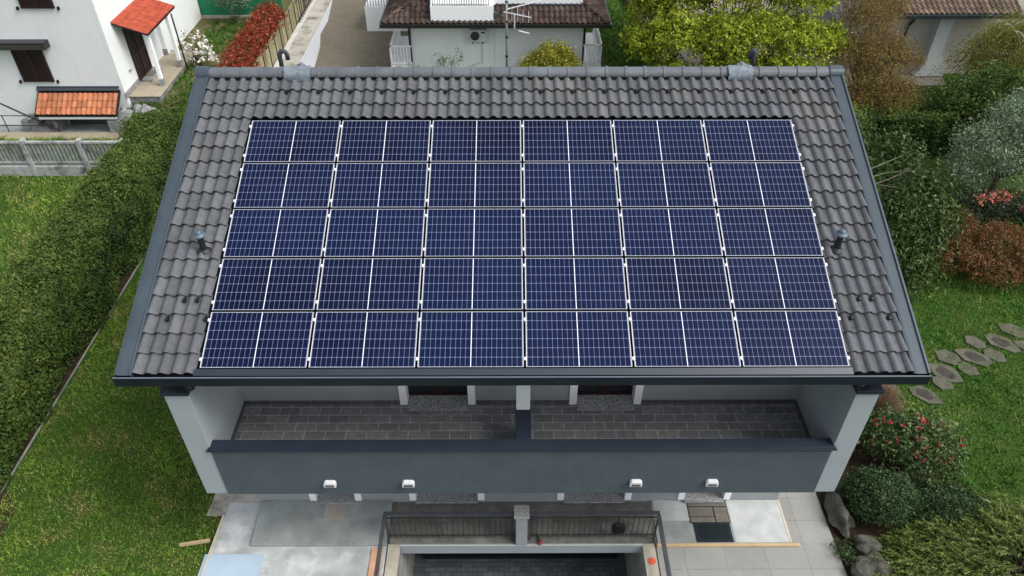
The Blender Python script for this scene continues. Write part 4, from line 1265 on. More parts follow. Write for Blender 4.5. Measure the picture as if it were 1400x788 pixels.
# back left yard, raised
t = MB()
YX, YZ = -11.66, .95
t.add([(-15.0, 19.6, .3), (YX, 19.6, .3), (YX, 20.6, YZ), (-15.0, 20.6, YZ), (YX, 40, YZ), (-30, 40, YZ), (-30, 25, YZ), (-15.0, 25, YZ), (YX, 25, YZ)],
      [(0, 1, 2, 3), (3, 2, 8, 7), (6, 7, 8, 4, 5)])
t.add([(-15.0, 19.6, 0), (YX, 19.6, 0), (YX, 19.6, .3), (-15.0, 19.6, .3), (YX, 20.6, YZ), (YX, 40, YZ), (YX, 40, 0)], [(0, 1, 2, 3), (1, 6, 5, 4, 2)])
struct('back_yard', t, plain('worn_turf', (.16, .125, .065, 1), (.05, .075, .02, 1), 1.2, .95, .1, bump=.5, bscale=14))
gf = thing('green_fence', 'tall green sheet fence behind the worn yard of the white house', 'fence', (-16, 32, .6))
m_ = MB(); m_.box(-24, -11.8, 29.98, 30.03, 1.10, 3.2); m_.build('sheet', M['green_sheet'], gf)
for x in (-22, -20, -18.05, -15.9, -14.0, -12.1):
    m_ = MB(); m_.box(x - .02, x + .02, 29.94, 29.978, .95, 3.2); m_.build('post', M['green_sheet'], gf)
m_ = MB(); m_.box(-24, -11.8, 29.92, 30.05, .9, 1.095); m_.build('footing', M['kerb_stain'], gf)
m_ = MB(); m_.tube([(-16.75, 29.1, .95), (-17.0, 29.2, 3.6)], .065, 8); tag(m_.build('dark_post', M['iron'], smooth=True), 'single dark post standing in front of the green fence', 'post')
m_ = MB()
for a, c in (((-18.4, 29.6, 1.75), (-16.4, 29.7, 1.85)), ((-16.4, 29.7, 1.85), (-16.5, 29.7, 2.9))): m_.tube([a, c], .03, 6)
tag(m_.build('pipe_arch', M['alu']), 'thin white pipe frame before the green fence', 'frame')
# reed fence, kerb, gravel, driveway
rfn = thing('reed_fence', 'tan reed board fence beside the red hedge', 'fence', (-12, 29, 0))
y = 20.5
k = 0
while y < 38:
    m_ = MB(); m_.box(-11.63, -11.59, y, y + .50, .1, 1.32, random.random())
    m_.build('board', M['wood_fence'], rfn)
    if k % 2 == 0:
        m_ = MB(); m_.box(-11.588, -11.55, y - .035, y - .005, 0, 1.36); m_.build('post', M['iron'], rfn)
    y += .535; k += 1
t = MB(); t.box(-11.545, -11.30, 14, 60, 0, .16); struct('kerb', t, M['kerb_white'], bevel=.015)
t = MB(); t.box(-11.295, -10.48, 14, 60, 0, .10); struct('path', t, M['kerb_stain'])
t = MB(); t.add([(-10.48, 14, .012), (-9.55, 14, .012), (-9.6, 25.5, .012), (-9.85, 28.5, .012), (-10.15, 30.2, .012), (-10.1, 32, .012), (-10.5, 36, .012), (-10.46, 60, .012), (-10.48, 60, .012)], [tuple(range(9))]); struct('gravel_strip', t, M['gravel'])
t = MB(); t.add([(-10.8, 13, .006), (-5.2, 13, .006), (-5.2, 60, .006), (-10.8, 60, .006)], [(0, 1, 2, 3)]); struct('driveway', t, M['drive'])
gt_ = thing('yard_gate', 'dark iron gate railing at the far end of the reed fence', 'gate', (-12, 33, .16))
for k in range(9):
    m_ = MB(); m_.tube([(-11.45, 31.4 + .42 * k, .16), (-11.45, 31.4 + .42 * k, 1.35)], .022, 5); m_.build('bar', M['iron'], gt_)
m_ = MB(); m_.box(-11.48, -11.42, 31.4, 35, 1.3, 1.36).box(-11.48, -11.42, 31.4, 35, .3, .36); m_.build('rail', M['iron'], gt_)

def shrub(name, label, cat, c, lobes, nclump, per, spread, size, mat, stem_mat='bark', twig_n=10, twig_r=.02, group=None, base=None, **kw):
    t = thing(name, label, cat, c, group)
    clump_leaves('foliage', lobes, nclump, per, spread, size, mat, t, **kw)
    tw = twigs('branches', base or c, lobes, twig_n, twig_r, M[stem_mat], t, seed=nclump)
    tw.build('branches', M[stem_mat], t)
    return t
# red photinia hedge
hd2 = thing('red_hedge', 'bright red leaved hedge along the tan reed fence', 'hedge', (-13, 27, .6))
lob = [(-12.1 + random.uniform(-.12, .12), y, 1.45, .56, .6, .62) for y in np.arange(21.6, 29.0, .7)]
clump_leaves('foliage', lob, 1500, 16, .13, .11, M['l_red'], hd2, shell=.6, tone0=.58, tone_clump=.25)
twigs('stems_or_core', (-12.1, 25.5, .95), lob, 30, .03, M['bark'], hd2).build('stems_or_core', M['bark'], hd2)
shrub('olive_shrub', 'round grey green shrub in front of the green fence', 'shrub', (-14.0, 29.2, .95), [(-14.0, 29.2, 2.2, .85, .8, 1.0)], 260, 22, .14, .10, M['l_olive'], tone0=.3, aspect=.25, tone_clump=.15)
mg = shrub('magnolia', 'small shrub covered in white blossom beside the porch', 'shrub', (-14.2, 23.9, .95), [(-14.35, 24.2, 1.7, .7, .9, .7), (-13.9, 23.5, 1.4, .5, .6, .4)], 24, 8, .15, .09, M['l_hedge'], 'bark', 26, .018)
clump_leaves('blossom', [(-14.35, 24.2, 1.7, .8, 1.0, .75), (-13.8, 23.6, 1.4, .65, .8, .45)], 75, 6, .05, .12, M['petal_white'], mg, tone0=.6, aspect=.8)
shrub('bank_shrub', 'low dull green shrub between boulders and hedge end', 'shrub', (-14.7, 18.6, 0), [(-14.7, 18.4, .6, .9, .9, .8), (-13.9, 18.0, .8, .7, .7, .8), (-15.4, 19.2, .4, .6, .5, .5)], 320, 18, .12, .07, M['l_hedge'], tone0=.5)

# ------------------------------------------------------------------ pale house behind, top centre
bh = thing('pale_house', 'pale rendered house with brown tiled roof and upper balcony behind the ridge', 'house', (-.8, 27, 0))
BYF = 25.0
m_ = MB(); m_.box(-4.72, -.9, BYF, 34, 0, 2.8); m_.box(-.9, 3.12, BYF - .06, 34, 0, 2.84); m_.build('wall', M['white_wall_plain'], bh)
# skirt roof: hipped prism
ex0, ex1, ey, ez = -5.80, 4.10, 24.05, 2.86
rh = 2.4
m_ = MB()
A = [(ex0, ey, ez), (ex1, ey, ez), (ex1, ey + 11, ez), (ex0, ey + 11, ez)]
B = [(ex0 + 5, ey + 5, ez + rh), (ex1 - 5, ey + 5, ez + rh), (ex1 - 5, ey + 6, ez + rh), (ex0 + 5, ey + 6, ez + rh)]
m_.add(A + B, [(0, 3, 2, 1), (4, 5, 6, 7), (0, 1, 5, 4), (1, 2, 6, 5), (2, 3, 7, 6), (3, 0, 4, 7)])
br_ = m_.build('roof', M['brown_tile'], bh)
sl = math.hypot(5, rh)
def hip_span(k):
    v = k * .34
    e = max(0, v / sl * 5)
    return [(e + .02, ex1 - ex0 - e - .02)]
shingle_plane('roof_tiles', (ex0, ey - .02, ez + .02), (1, 0, 0), (0, 5 / sl, rh / sl), ex1 - ex0, 15, .34, .235, .065, M['brown_tile'], br_, span=hip_span, lip=.035, ns=7)
shingle_plane('roof_tiles', (ex0 - .02, ey + 11, ez + .02), (0, -1, 0), (5 / sl, 0, rh / sl), 11, 14, .34, .235, .065, M['brown_tile'], br_, span=lambda k: [(max(0, k * .34 / sl * 5) + .02, 11 - k * .34 / sl * 5 - .02)], lip=.035, ns=5)
shingle_plane('roof_tiles', (ex1 + .02, ey, ez + .02), (0, 1, 0), (-5 / sl, 0, rh / sl), 11, 14, .34, .235, .065, M['brown_tile'], br_, span=lambda k: [(max(0, k * .34 / sl * 5) + .02, 11 - k * .34 / sl * 5 - .02)], lip=.035, ns=5)
hp = MB()
for a, c in ((A[0], B[0]), (A[1], B[1])):
    a, c = Vector(a) + Vector((0, 0, .06)), Vector(c) + Vector((0, 0, .06))
    for k in range(12):
        hp.tube([a.lerp(c, k / 12), a.lerp(c, (k + 1.1) / 12)], .10, 8, .08, tone=random.random())
hp.build('hip_caps', M['brown_tile'], br_)
gt2 = MB(); gt2.box(ex0 - .12, ex1 + .12, ey - .16, ey - .02, ez - .12, ez + .03).box(ex0 - .14, ex0 - .02, ey - .02, ey + 11, ez - .12, ez + .03).box(ex1 + .02, ex1 + .14, ey - .02, ey + 11, ez - .12, ez + .03)
gt2.build('gutter', M['gutter_black'], bh)
for xa in (-4.78, 3.16):
    dpm = MB(); dpm.tube([(xa, BYF - .1, 2.8), (xa, BYF - .1, 0)], .055, 8); dpm.build('downpipe', M['gutter_black'], bh)
# upper balcony cut into the roof
up = MB(); up.box(-3.68, -.95, 24.14, 27.6, 2.9, 3.62).box(-3.75, 3.0, 25.0, 32, 3.2, 6.5); up.build('upper_storey', M['white_wall_plain'], bh)
up = MB(); up.box(-3.76, -.87, 24.10, 24.135, 2.86, 2.97).box(-3.95, -3.725, 24.3, 25.6, 2.9, 3.16).box(-.955, -.72, 24.3, 25.3, 2.9, 3.22).box(-.72, 3.05, 24.9, 24.995, 3.3, 3.42); up.build('flashing', M['goose'], bh)
ur = MB(); ur.add([(-4.2, 24.55, 6.5), (3.45, 24.55, 6.5), (3.45, 32.4, 6.5), (-4.2, 32.4, 6.5), (-1.6, 28.4, 8.0), (.9, 28.4, 8.0)], [(0, 3, 2, 1), (0, 1, 5, 4), (1, 2, 5), (2, 3, 4, 5), (3, 0, 4)]); ur.build('upper_roof', M['brown_tile'], bh)
ub = MB(); ub.box(-3.60, -1.1, 24.17, 24.24, 4.10, 4.16).box(-3.60, -1.1, 24.18, 24.23, 3.65, 3.65)
ubo = ub.build('balcony_rail', M['plinth'], bh)
for k in range(24):
    q = MB(); x = -3.58 + k * .105; q.box(x, x + .03, 24.19, 24.22, 3.622, 4.10); q.build('bar', M['plinth'], ubo)
us = MB(); us.box(-2.45, -1.2, 24.95, 24.997, 3.6, 5.7); us.build('shutter', M['shutter'], bh)
# ac unit
ac = thing('air_conditioner', 'white outdoor air conditioner unit on the pale wall behind', 'air conditioner', (-1.67, 24.8, 1.78))
m_ = MB(); m_.box(-2.06, -1.29, 24.70, 24.98, 1.80, 2.36); m_.build('casing', M['lamp_white'], ac, bevel=.015)
m_ = MB(); m_.tube([(-1.80, 24.697, 2.08), (-1.80, 24.66, 2.08)], .20, 24); m_.build('fan_grille', plain('grille_dark', (.03, .03, .03, 1), (.06, .06, .06, 1), 60, .6, .3), ac)
m_ = MB(); m_.box(-1.52, -1.36, 24.692, 24.699, 2.20, 2.27); m_.build('badge', M['rubber'], ac)
for xa in (-1.95, -1.47):
    m_ = MB(); m_.box(xa, xa + .06, 24.72, 24.99, 1.72, 1.798); m_.build('bracket', M['iron'], ac)
m_ = MB(); m_.tube([(-1.5, 24.96, 1.75), (-1.5, 24.96, .75), (-2.6, 24.96, .4)], .014, 6); m_.build('hose', M['kerb_white'], ac)
# side balconies
def side_balcony(x0, x1, y0, y1, z, nm):
    b_ = MB(); b_.box(x0, x1, y0, y1, z - .2, z); bo = b_.build('side_balcony', M['white_wall_plain'], bh)
    b_ = MB(); xo = x0 if nm == 'l' else x1 - .07
    b_.box(xo, xo + .07, y0, y1, z + .86, z + .92).box(x0, x1, y0, y0 + .07, z + .86, z + .92).box(xo, xo + .06, y0, y0 + .06, z, z + .86).box(xo, xo + .06, y1 - .06, y1, z, z + .86)
    b_.box(x0, x1, y0 + .01, y0 + .05, z + .06, z + .11).box(xo + .01, xo + .05, y0, y1, z + .06, z + .11)
    b_.build('rail', M['trim_white'], bo)
    for k in range(7):
        q = MB(); x = x0 + (x1 - x0) * (k + .5) / 7; q.box(x - .015, x + .015, y0 + .015, y0 + .045, z + .11, z + .86); q.build('bar', M['trim_white'], bo)
    for k in range(12):
        q = MB(); y = y0 + (y1 - y0) * (k + .5) / 12; q.box(xo + .015, xo + .045, y - .015, y + .015, z + .11, z + .86); q.build('bar', M['trim_white'], bo)
side_balcony(-5.72, -4.725, 24.7, 28.2, .7, 'l')
side_balcony(3.125, 4.0, 24.8, 28.6, .7, 'r')
b_ = MB(); b_.box(-7.75, -5.5, 30.6, 33, -.0, 1.30); b_.build('rear_wing', M['white_wall_plain'], bh)
b_ = MB(); b_.box(-7.75, -5.5, 30.62, 30.68, 2.1, 2.16)
bo = b_.build('rear_rail', M['plinth'], bh)
for k in range(16):
    q = MB(); x = -7.72 + k * .14; q.box(x, x + .035, 30.63, 30.67, 1.302, 2.1); q.build('bar', M['plinth'], bo)
shrub('yellow_shrub', 'yellow green shrub in front of the pale house wall', 'shrub', (1.6, 23.4, 0), [(1.6, 23.4, 1.3, 1.0, .9, .95), (2.1, 23.3, 1.1, .9, .8, .7), (1.0, 23.3, 1.1, .8, .8, .6)], 700, 18, .12, .085, M['l_spirea'], tone0=.5)
shrub('sprig_shrub', 'thin leafy shoots showing above the ridge before the pale wall', 'shrub', (-3.3, 24.0, 0), [(-3.3, 24.0, .95, .5, .35, .6), (-2.55, 24.1, 1.1, .2, .2, .75), (-4.8, 24.2, .5, .8, .3, .5)], 75, 12, .09, .08, M['l_olive'], tone0=.35)

# ------------------------------------------------------------------ back right: lane, low wall, trees
t = MB(); t.add([(7.0, 24, .008), (20, 24, .008), (24, 60, .008), (6.2, 60, .008)], [(0, 1, 2, 3)]); struct('lane', t, M['bare_ground'])
lw = tag(MB().add([(6.9, 26.5, 0), (7.05, 26.5, 0), (6.25, 40, 0), (6.1, 40, 0), (6.9, 26.5, .5), (7.05, 26.5, .5), (6.25, 40, .5), (6.1, 40, .5)],
      [(0, 3, 2, 1), (4, 5, 6, 7), (0, 1, 5, 4), (1, 2, 6, 5), (2, 3, 7, 6), (3, 0, 4, 7)]).build('low_wall', M['slat_brown']), 'low brown wall between the back lawn and bare ground', 'wall')

def tree(name, label, base, lobes, nclump, per, spread, size, mat, trunk_r, bark, limbs=26, group=None, fork=1.5, twr=.05, **kw):
    t = thing(name, label, 'tree', base, group)
    tm = twigs('trunk', (base[0], base[1], base[2] + fork), lobes, limbs, twr, M[bark], t, fan=.8, nseg=5, seed=limbs)
    tm.tube([base, (base[0] + .05, base[1], base[2] + fork * .5), (base[0], base[1], base[2] + fork + .1)], trunk_r, 10, trunk_r * .8)
    tm.build('trunk', M[bark], t)
    clump_leaves('crown', lobes, nclump, per, spread, size, mat, t, **kw)
    return t
yl = []
for (x, y, z, r) in ((5.6, 21.9, 2.8, 1.1), (6.6, 21.2, 3.3, 1.3), (8.2, 20.9, 3.4, 1.4), (9.8, 21.0, 3.5, 1.4), (11.3, 21.2, 3.3, 1.3), (12.5, 21.4, 3.0, 1.1), (6.6, 23.0, 4.3, 1.5), (8.2, 22.8, 4.9, 1.6), (10.0, 22.8, 5.0, 1.6), (11.7, 22.8, 4.5, 1.4), (8.6, 20.2, 2.4, 1.2), (10.6, 20.2, 2.3, 1.2), (6.4, 20.3, 2.0, 1.0), (12.2, 20.1, 2.0, .9), (7.4, 25.0, 5.2, 1.6), (9.4, 25.0, 5.9, 1.7), (11.2, 25.0, 5.3, 1.5), (8.4, 27.2, 5.8, 1.6), (10.4, 27.2, 6.0, 1.6), (12.6, 24.6, 4.2, 1.2), (7.2, 24.0, 4.6, 1.5), (9.0, 24.0, 5.2, 1.5), (10.8, 24.0, 4.9, 1.5), (5.8, 23.4, 3.6, 1.1), (9.2, 29.0, 5.8, 1.7), (7.2, 28.0, 5.0, 1.4), (11.6, 27.4, 5.0, 1.5)):
    yl.append((x, y, z, r, r, r * .8))
tree('spring_tree', 'broad tree in bright yellow green spring leaf behind the ridge', (9.2, 22.0, 0), yl, 10500, 20, .105, .11, M['l_yellow'], .24, 'bark', 40, tone_clump=.28, shell=.5, aspect=.6, tone0=.52, tone_jit=.11)
bl = []
for (x, y, z, r) in ((13.7, 21.0, 2.6, 1.1), (14.8, 20.8, 2.8, 1.2), (14.3, 19.4, 2.0, 1.15), (15.2, 19.3, 1.7, 1.0), (14.6, 22.4, 3.4, 1.3), (15.7, 21.0, 2.5, .9), (13.5, 19.0, 1.4, .9), (14.0, 23.8, 4.2, 1.3), (15.6, 23.4, 3.6, 1.0), (14.6, 18.5, 1.2, .9)):
    bl.append((x, y, z, r, r, r * .9))
tree('budding_tree', 'twiggy brown tree with olive buds right of the yellow green tree', (14.6, 21.2, 0), bl, 3300, 18, .15, .062, M['l_olivebrown'], .16, 'twig_brown', 190, twr=.022, fork=.8, tone0=.45, aspect=.5, shell=.35, tone_clump=.28)

# ------------------------------------------------------------------ beige house, top right
gh = thing('beige_house', 'beige rendered house with tan tiled roof and pale chimney breast', 'house', (22, 27, 0))
GY = 25.3
m_ = MB(); m_.box(17.6, 22.6, GY, 34, 0, 3.1); m_.build('wall', M['beige_wall'], gh)
m_ = MB(); m_.box(22.6, 34, GY + 1.2, 34, 0, 4.2); m_.build('wall', M['beige_wall'], gh)
m_ = MB(); m_.prism([(24.35, 3.05), (24.35, 3.15), (29, 4.9), (33.6, 3.15), (33.6, 3.05)], 'x', 17.0, 22.3); gro = m_.build('roof', M['tan_tile'], gh)
gs = math.hypot(4.65, 1.75)
shingle_plane('roof_tiles', (17.0, 24.33, 3.16), (1, 0, 0), (0, 4.65 / gs, 1.75 / gs), 5.3, 14, .34, .235, .065, M['tan_tile'], gro, lip=.035, ns=7)
m_ = MB(); m_.box(16.9, 22.4, 24.18, 24.34, 3.02, 3.17).box(16.88, 17.02, 24.34, 33, 3.0, 3.15); m_.build('gutter', M['gutter_green'], gh)
m_ = MB()
m_.prism([(19.07, .62), (18.75, .05), (20.15, .05), (19.92, .75), (19.66, 1.15), (19.70, 3.05), (19.08, 3.05)], 'y', GY - .45, GY - .003)
m_.v = [(x, y, z) for x, y, z in m_.v]
m_.build('chimney_breast', M['chimney'], gh, bevel=.01)
m_ = MB(); pts = [(18.05, GY - .06, 0), (18.0, GY - .06, 2.0)]
m_.tube([(17.85, GY - .06, 0), (17.9, GY - .07, 2.3), (18.05, GY - .25, 2.75), (18.35, GY - .6, 2.92), (18.5, GY - .8, 2.95)], .055, 8); m_.build('downpipe', M['gutter_green'], gh, smooth=True)
m_ = MB(); m_.box(17.603, 22.6, GY - .006, GY - .002, .62, .65); m_.build('wall_joint', M['plinth'], gh)
sf = thing('slat_fence', 'brown slatted fence behind the drooping willow', 'fence', (24, 24, 0))
for k in range(7):
    m_ = MB(); m_.box(20.6, 30, 24.0, 24.04, .12 + k * .2, .27 + k * .2); m_.build('slat', M['slat_brown'], sf)
for x in (20.7, 22.8, 24.9, 27):
    m_ = MB(); m_.box(x - .05, x + .05, 24.045, 24.14, 0, 1.6); m_.build('post', M['slat_brown'], sf)
m_ = MB(); m_.box(20.4, 30, 23.7, 23.95, 0, .5); m_.build('base_wall', M['plinth'], sf)

# willow with white branches
wl = thing('willow', 'drooping pale green willow with white branches before the beige house', 'tree', (21.5, 20.6, 0))
m_ = MB()
m_.tube([(21.5, 20.6, 0), (21.4, 20.7, 1.6), (21.1, 21.0, 3.0)], .13, 8, .08)
ends = []
for i in range(18):
    a = random.uniform(0, 6.28); r = random.uniform(.8, 2.1)
    e = Vector((21.2 + r * math.cos(a), 20.9 + r * .9 * math.sin(a), 3.9 - .22 * r + random.uniform(-.3, .4)))
    b0 = Vector((21.1, 21.0, 2.6 + random.uniform(-.8, .5)))
    mid = b0.lerp(e, .5) + Vector((0, 0, .45))
    pts = [b0.lerp(mid, .5), mid, mid.lerp(e, .5) + Vector((random.uniform(-.15, .15), random.uniform(-.15, .15), .1)), e]
    m_.tube([b0] + pts, .03, 6, .008)
    ends.append((mid, e))
m_.build('trunk', M['bark_white'], wl)
n = 2600
ei = rng.integers(0, len(ends), n)
E0 = np.array([tuple(a) for a, b in ends])[ei]; E1 = np.array([tuple(b) for a, b in ends])[ei]
s_ = rng.random((n, 1))
st = E0 * (1 - s_) + E1 * s_ + rng.normal(size=(n, 3)) * .28
dr_ = unit(st - np.array([21.1, 20.9, 3.4]) + rng.normal(size=(n, 3)) * .5) * np.array([.5, .5, .25]) + np.array([-.05, -.1, -.35])
sprays('crown', st, unit(dr_), 1.7, 24, .10, M['l_willow'], wl, droop=.55, tone0=.45, per=1, wid=.30, tipgain=.1)

# hedges and shrubs right
hg = thing('dark_hedge', 'dark clipped hedge across the lawn behind the laurel', 'hedge', (15.6, 18.4, 0))
box_leaves('foliage', 13.2, 17.2, 17.5, 19.0, 1.7, 30000, .085, M['l_dark'], hg, depth=.25, bump=.15, seed=31, tone0=.40)
m_ = MB(); m_.box(13.4, 17.0, 17.75, 18.8, .02, 1.45); m_.build('stems_or_core', M['stems_or_core'], hg)  # dark filler box added behind the leaves
rh_ = thing('tall_hedge', 'tall rounded dark hedge with lit top and white blossoms', 'hedge', (18.5, 18.6, 0))
clump_leaves('foliage', [(17.6, 18.7, 1.3, 1.2, 1.2, 1.5), (18.9, 18.9, 1.5, 1.4, 1.3, 1.5), (20.4, 18.9, 1.4, 1.5, 1.3, 1.4)], 1500, 22, .14, .085, M['l_dark'], rh_, shell=.75, tone0=.6)
m_ = MB(); m_.blob((18.9, 18.8, 1.1), 2.0, .95, 1.1, 8, 4, .1); m_.build('stems_or_core', M['stems_or_core'], rh_)  # dark lump added to fill the inside of the hedge
clump_leaves('blossom', [(17.4, 17.9, 1.5, .5, .3, .6)], 4, 7, .03, .10, M['petal_white'], rh_, tone0=.6, aspect=.85)
shrub('green_shrub', 'bright green shrub tucked behind the right verge of the roof', 'shrub', (12.2, 17.0, 0), [(12.3, 17.2, 1.3, .9, .9, 1.1), (11.8, 16.4, .8, .8, .8, .7)], 260, 18, .15, .09, M['l_spirea'], tone0=.12, tone_clump=.15)
# grey olive tree
ol_ = [(16.4, 14.6, 1.9, 1.1, 1.1, 1.0), (17.6, 15.0, 2.5, 1.3, 1.2, 1.2), (18.6, 14.4, 2.2, 1.3, 1.2, 1.1), (17.3, 13.9, 1.7, 1.1, 1.0, .9), (18.9, 15.8, 2.9, 1.3, 1.2, 1.1), (15.7, 14.2, 1.3, .7, .7, .6)]
tree('olive_tree', 'silver grey olive tree over the coral azaleas', (17.4, 14.8, 0), ol_, 1750, 22, .15, .10, M['l_olive'], .13, 'bark', 40, fork=.7, twr=.03, aspect=.28, tone0=.42, tone_clump=.2, shell=.45)
# laurel with big leaves and bare limbs
la = [(11.9, 10.6, 1.5, 1.0, 1.1, 1.3), (12.5, 11.6, 2.0, 1.0, 1.0, 1.2), (12.1, 13.0, 2.3, 1.0, 1.0, 1.1), (11.6, 9.6, .9, .8, .8, .9), (12.6, 10.2, 1.1, .7, .8, .9), (11.4, 14.6, 2.4, .8, .9, .9), (12.9, 11.0, 1.7, .8, 1.0, 1.1), (12.0, 9.2, .7, .7, .7, .7)]
lt = tree('laurel_tree', 'glossy dark laurel tree close to the right roof verge', (11.3, 12.0, 0), la, 1250, 13, .19, .15, M['l_laurel'], .10, 'bark_pale', 16, fork=.5, twr=.035, aspect=.36, tone0=.45, tone_clump=.12, tone_jit=.25, shell=.5, bias=1.1, droop=.35)
m_ = MB()
for (a, b_, c_) in (((10.9, 12.1, 2.6), (11.6, 12.1, 2.95), (12.3, 12.4, 3.1)), ((10.9, 11.8, 2.5), (11.6, 11.9, 2.85), (12.5, 11.7, 2.9)), ((11.0, 11.6, 2.4), (11.8, 11.5, 2.8), (12.4, 11.9, 2.95)), ((11.0, 11.9, 2.4), (11.3, 11.2, 2.7), (11.9, 10.9, 2.75))):
    a, b_, c_ = Vector(a), Vector(b_), Vector(c_)
    m_.tube([a * (1 - s) ** 2 + b_ * 2 * s * (1 - s) + c_ * s * s for s in (0, .2, .4, .6, .8, 1)], .026, 6, .01)
m_.build('bare_limbs', plain('limb_bark', (.15, .135, .10, 1), (.20, .18, .135, 1), 8, .9, .2), lt)
# red brown maple bush
ml = [(13.3, 10.4, .75, .8, .8, .75), (14.3, 10.3, .8, .95, .9, .8), (15.3, 10.5, .8, .9, .9, .8), (14.0, 11.3, .9, .9, .8, .8), (15.9, 9.9, .6, .8, .8, .65), (14.8, 9.6, .5, .8, .6, .55), (16.6, 10.6, .7, .8, .8, .7)]
shrub('maple_bush', 'rounded rust red maple bush on the right lawn', 'shrub', (14.6, 10.4, 0), ml, 2000, 22, .075, .055, M['l_maple'], twig_n=30, tone0=.45, tone_clump=.24, shell=.82, squash=.6, tone_jit=.14)
az = [(15.2, 12.4, .8, .9, .8, .8), (16.4, 12.2, .9, 1.0, .8, .85), (17.4, 11.8, .9, .9, .9, .9), (14.5, 13.2, .7, .8, .7, .6)]
azs = shrub('azalea', 'dark shrub with coral flower heads above the maple bush', 'shrub', (16, 12.3, 0), az, 520, 18, .13, .08, M['l_azalea'], twig_n=24)
clump_leaves('blossom', [(15.5, 12.2, 1.45, .35, .3, .25), (16.9, 11.7, 1.5, .6, .3, .25), (16.1, 12.3, 1.6, .25, .25, .15), (13.9, 12.7, 1.05, .25, .2, .15)], 34, 16, .07, .085, M['petal_pink'], azs, tone0=.5, aspect=.8)
# bed right of the house
t = MB(); t.add([(6.98, -4, .010), (9.6, -4, .010), (13.5, .5, .010), (11.2, 1.6, .010), (10.3, 2.4, .010), (9.9, 4.2, .010), (9.3, 5.2, .010), (6.2, 5.4, .010), (6.2, 1.9, .010), (6.98, 1.9, .010)], [tuple(range(10))]); struct('planting_bed', t, M['soil'])
shrub('camellia', 'camellia bush with red flowers right of the balcony', 'shrub', (9.3, 2.7, 0), [(9.1, 2.9, .8, .75, .7, .7), (9.8, 2.8, .75, .75, .7, .65), (9.4, 2.2, .55, .8, .6, .5), (8.7, 3.1, .6, .5, .5, .5)], 560, 14, .11, .085, M['l_camellia'], twig_n=20, tone0=.5, aspect=.55, shell=.7, tone_jit=.25)
cam_s = [o for o in col.objects if o.name == 'camellia'][0]
clump_leaves('blossom', [(9.1, 2.8, .85, .75, .7, .7), (9.8, 2.8, .8, .75, .7, .65), (9.4, 2.2, .6, .8, .6, .5)], 42, 9, .03, .065, M['petal_red'], cam_s, tone0=.4, aspect=.85, shell=.97)
def boxbush(c, r, label, n, seed):
    t = thing('box_bush', label, 'shrub', (c[0], c[1], 0), 'clipped box bushes')
    clump_leaves('foliage', [(c[0], c[1], c[2], r[0], r[1], r[2])], n, 22, .06, .045, M['l_box'], t, shell=.88, tone0=.45, aspect=.6)
    m_ = MB(); m_.blob(c, r[0] * .82, r[1] * .82, r[2] * .82, seed, 4, .06); m_.build('stems_or_core', M['stems_or_core'], t)  # core lump added under the leaves to close gaps
boxbush((8.15, 1.45, .55), (.68, .62, .58), 'round clipped box bush nearest the right balcony fin', 900, 3)
boxbush((9.55, 1.25, .42), (.78, .5, .45), 'second clipped box bush between camellia and juniper', 700, 4)
dry = thing('dry_shrub', 'leafless brown twiggy shrub beside the right fin', 'shrub', (8.9, 4.0, 0))
twigs('twigs', (8.9, 4.0, 0), [(8.9, 4.0, .55, .8, .9, .75), (9.4, 4.4, .45, .6, .6, .6)], 1000, .013, M['twig_brown'], dry, fan=.6).build('twigs', M['twig_brown'], dry)
shrub('pale_groundcover', 'low yellowish groundcover above the camellia', 'groundcover', (9.9, 3.9, 0), [(9.8, 3.9, .12, .5, .7, .22), (10.0, 4.6, .1, .4, .5, .2)], 170, 14, .09, .045, M['l_juniper'], twig_n=8, tone0=.55)
shrub('ivy_clump', 'bright green leafy clump growing over the terrace rim', 'plant', (7.15, .45, 0), [(7.15, .35, .1, .2, .3, .16)], 40, 10, .06, .06, M['l_camellia'], twig_n=4, tone0=.4, twig_r=.008)
# juniper
jn = thing('juniper', 'feathery yellow green spreading juniper at lower right', 'shrub', (10.4, -.4, 0))
n = 1250
a = rng.uniform(0, 2 * PI, n)
rr = np.sqrt(rng.random(n))
st = np.c_[10.5 + 2.3 * rr * np.cos(a), -.45 + 1.45 * rr * np.sin(a), .15 + .75 * (1 - rr ** 2) * rng.uniform(.45, 1, n)]
dd = np.c_[np.cos(a) * .8 - .35, np.sin(a) * .7, .40 + .3 * rng.random(n)] + rng.normal(size=(n, 3)) * .22
dd = unit(dd)
# every plume: one leading shoot and side shoots that lie along it
S, D = [st], [dd]
for k in range(5):
    f = (.12 + .14 * k)
    q = st + dd * (f * .7) - np.array([0, 0, .45 * f * f])
    S.append(q); D.append(unit(dd + rng.normal(size=(n, 3)) * .38 - np.array([0, 0, .2 * k / 4])))
sprays('foliage', np.concatenate(S), np.concatenate(D), .55, 13, .072, M['l_juniper'], jn, droop=.45, tone0=.20, per=2, wid=.20, tipgain=.85, djit=.34, jit=.2)
m_ = twigs('branches', (10.4, -.4, .05), [(10.4, -.5, .35, 2.2, 1.4, .5)], 60, .03, M['bark'], jn); m_.build('branches', M['bark'], jn)
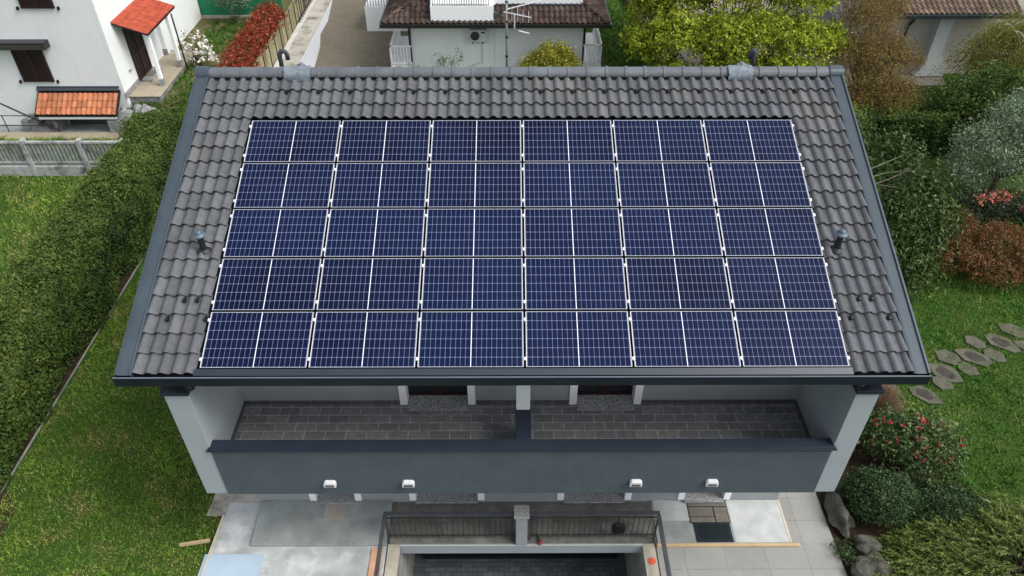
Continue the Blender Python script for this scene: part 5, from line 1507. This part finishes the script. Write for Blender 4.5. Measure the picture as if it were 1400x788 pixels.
# rocks
for k, (x, y, z, rx, ry, rz, l) in enumerate(((7.28, 1.25, .15, .26, .50, .32, 'long grey rock against the terrace rim below the fin'), (7.62, .45, .12, .27, .22, .25, 'small grey rock between box bush and terrace'), (7.55, -.15, .14, .36, .38, .32, 'large grey rock left of the juniper'), (7.55, 1.9, .1, .3, .2, .2, 'mossy rock under the right balcony fin'))):
    m_ = MB(); m_.blob((x, y, z), rx, ry, rz, 60 + k, 4, .28)
    tag(m_.build('rock', M['rock'], smooth=False), l, 'rock', 'rocks along the terrace')
for k in range(2):
    m_ = MB(); m_.tube([(7.86 + .06 * k, .38, .06), (7.78 + .06 * k, .62, .22)], .018, 5)
    tag(m_.build('wood_stick', M['timber']), ['split orange stick leaning behind the small rock, left one', 'split orange stick leaning behind the small rock, right one'][k], 'stick', 'sticks by the rocks')
m_ = MB(); m_.tube([(10.25, 2.1, .05), (11.2, 1.55, .05)], .02, 5); tag(m_.build('bed_edging', M['kerb_white']), 'thin pale edging strip between camellia and lawn', 'edging')
# stepping stones
steps = [((10.0, 5.22), .40, .30, 0), ((10.90, 5.02), .62, .42, 1), ((11.55, 5.42), .32, .26, 0), ((11.80, 5.82), .70, .46, 1), ((12.50, 5.95), .36, .26, 0), ((12.15, 6.42), .42, .32, 0), ((12.90, 6.42), .68, .42, 1), ((13.50, 6.50), .38, .28, 0), ((13.20, 7.02), .34, .28, 0), ((13.95, 7.02), .68, .42, 1), ((14.6, 6.85), .36, .26, 0), ((14.6, 7.5), .5, .34, 0)]
names = ['pale slab nearest the roof corner', 'first dark centred slab from the roof corner', 'small pale slab after the first dark slab', 'second dark centred slab from the roof corner', 'small pale slab below the middle', 'pale slab above the middle', 'third dark centred slab from the roof corner', 'pale slab right of the third dark slab', 'pale slab above the fourth dark slab', 'fourth dark slab from the roof corner', 'small pale slab at the right end, lower one', 'pale slab at the right end, upper one']
for ((x, y), rx, ry, dark), l in zip(steps, names):
    r_ = random.Random(int(x * 100))
    def poly(sx, sy, n=6):
        th = r_.uniform(-.85, -.6)
        pts = []
        for k in range(n):
            an = 2 * PI * (k + r_.uniform(-.22, .22)) / n
            u, v = sx * math.cos(an) * r_.uniform(.9, 1.15), sy * math.sin(an) * r_.uniform(.9, 1.15)
            pts.append((x + (u * math.cos(th) - v * math.sin(th)) * .66, y + (u * math.sin(th) + v * math.cos(th)) * .66))
        return pts
    t_ = thing('stepping_stone', l, 'stepping stone', (x, y, 0), 'stepping stones on the lawn')
    t_['label'] = l + ' of the stepping stone path'
    m_ = MB(); m_.prism(poly(rx * (1.12 if dark else 1.35), ry * (1.05 if dark else 1.35)), 'z', .0, .05); m_.build('slab', M['flag'], t_, bevel=.01)
    if dark:
        m_ = MB(); m_.prism(poly(rx * .62, ry * .62, 7), 'z', .04, .058); m_.build('inset', M['flag_dark'], t_, bevel=.008)
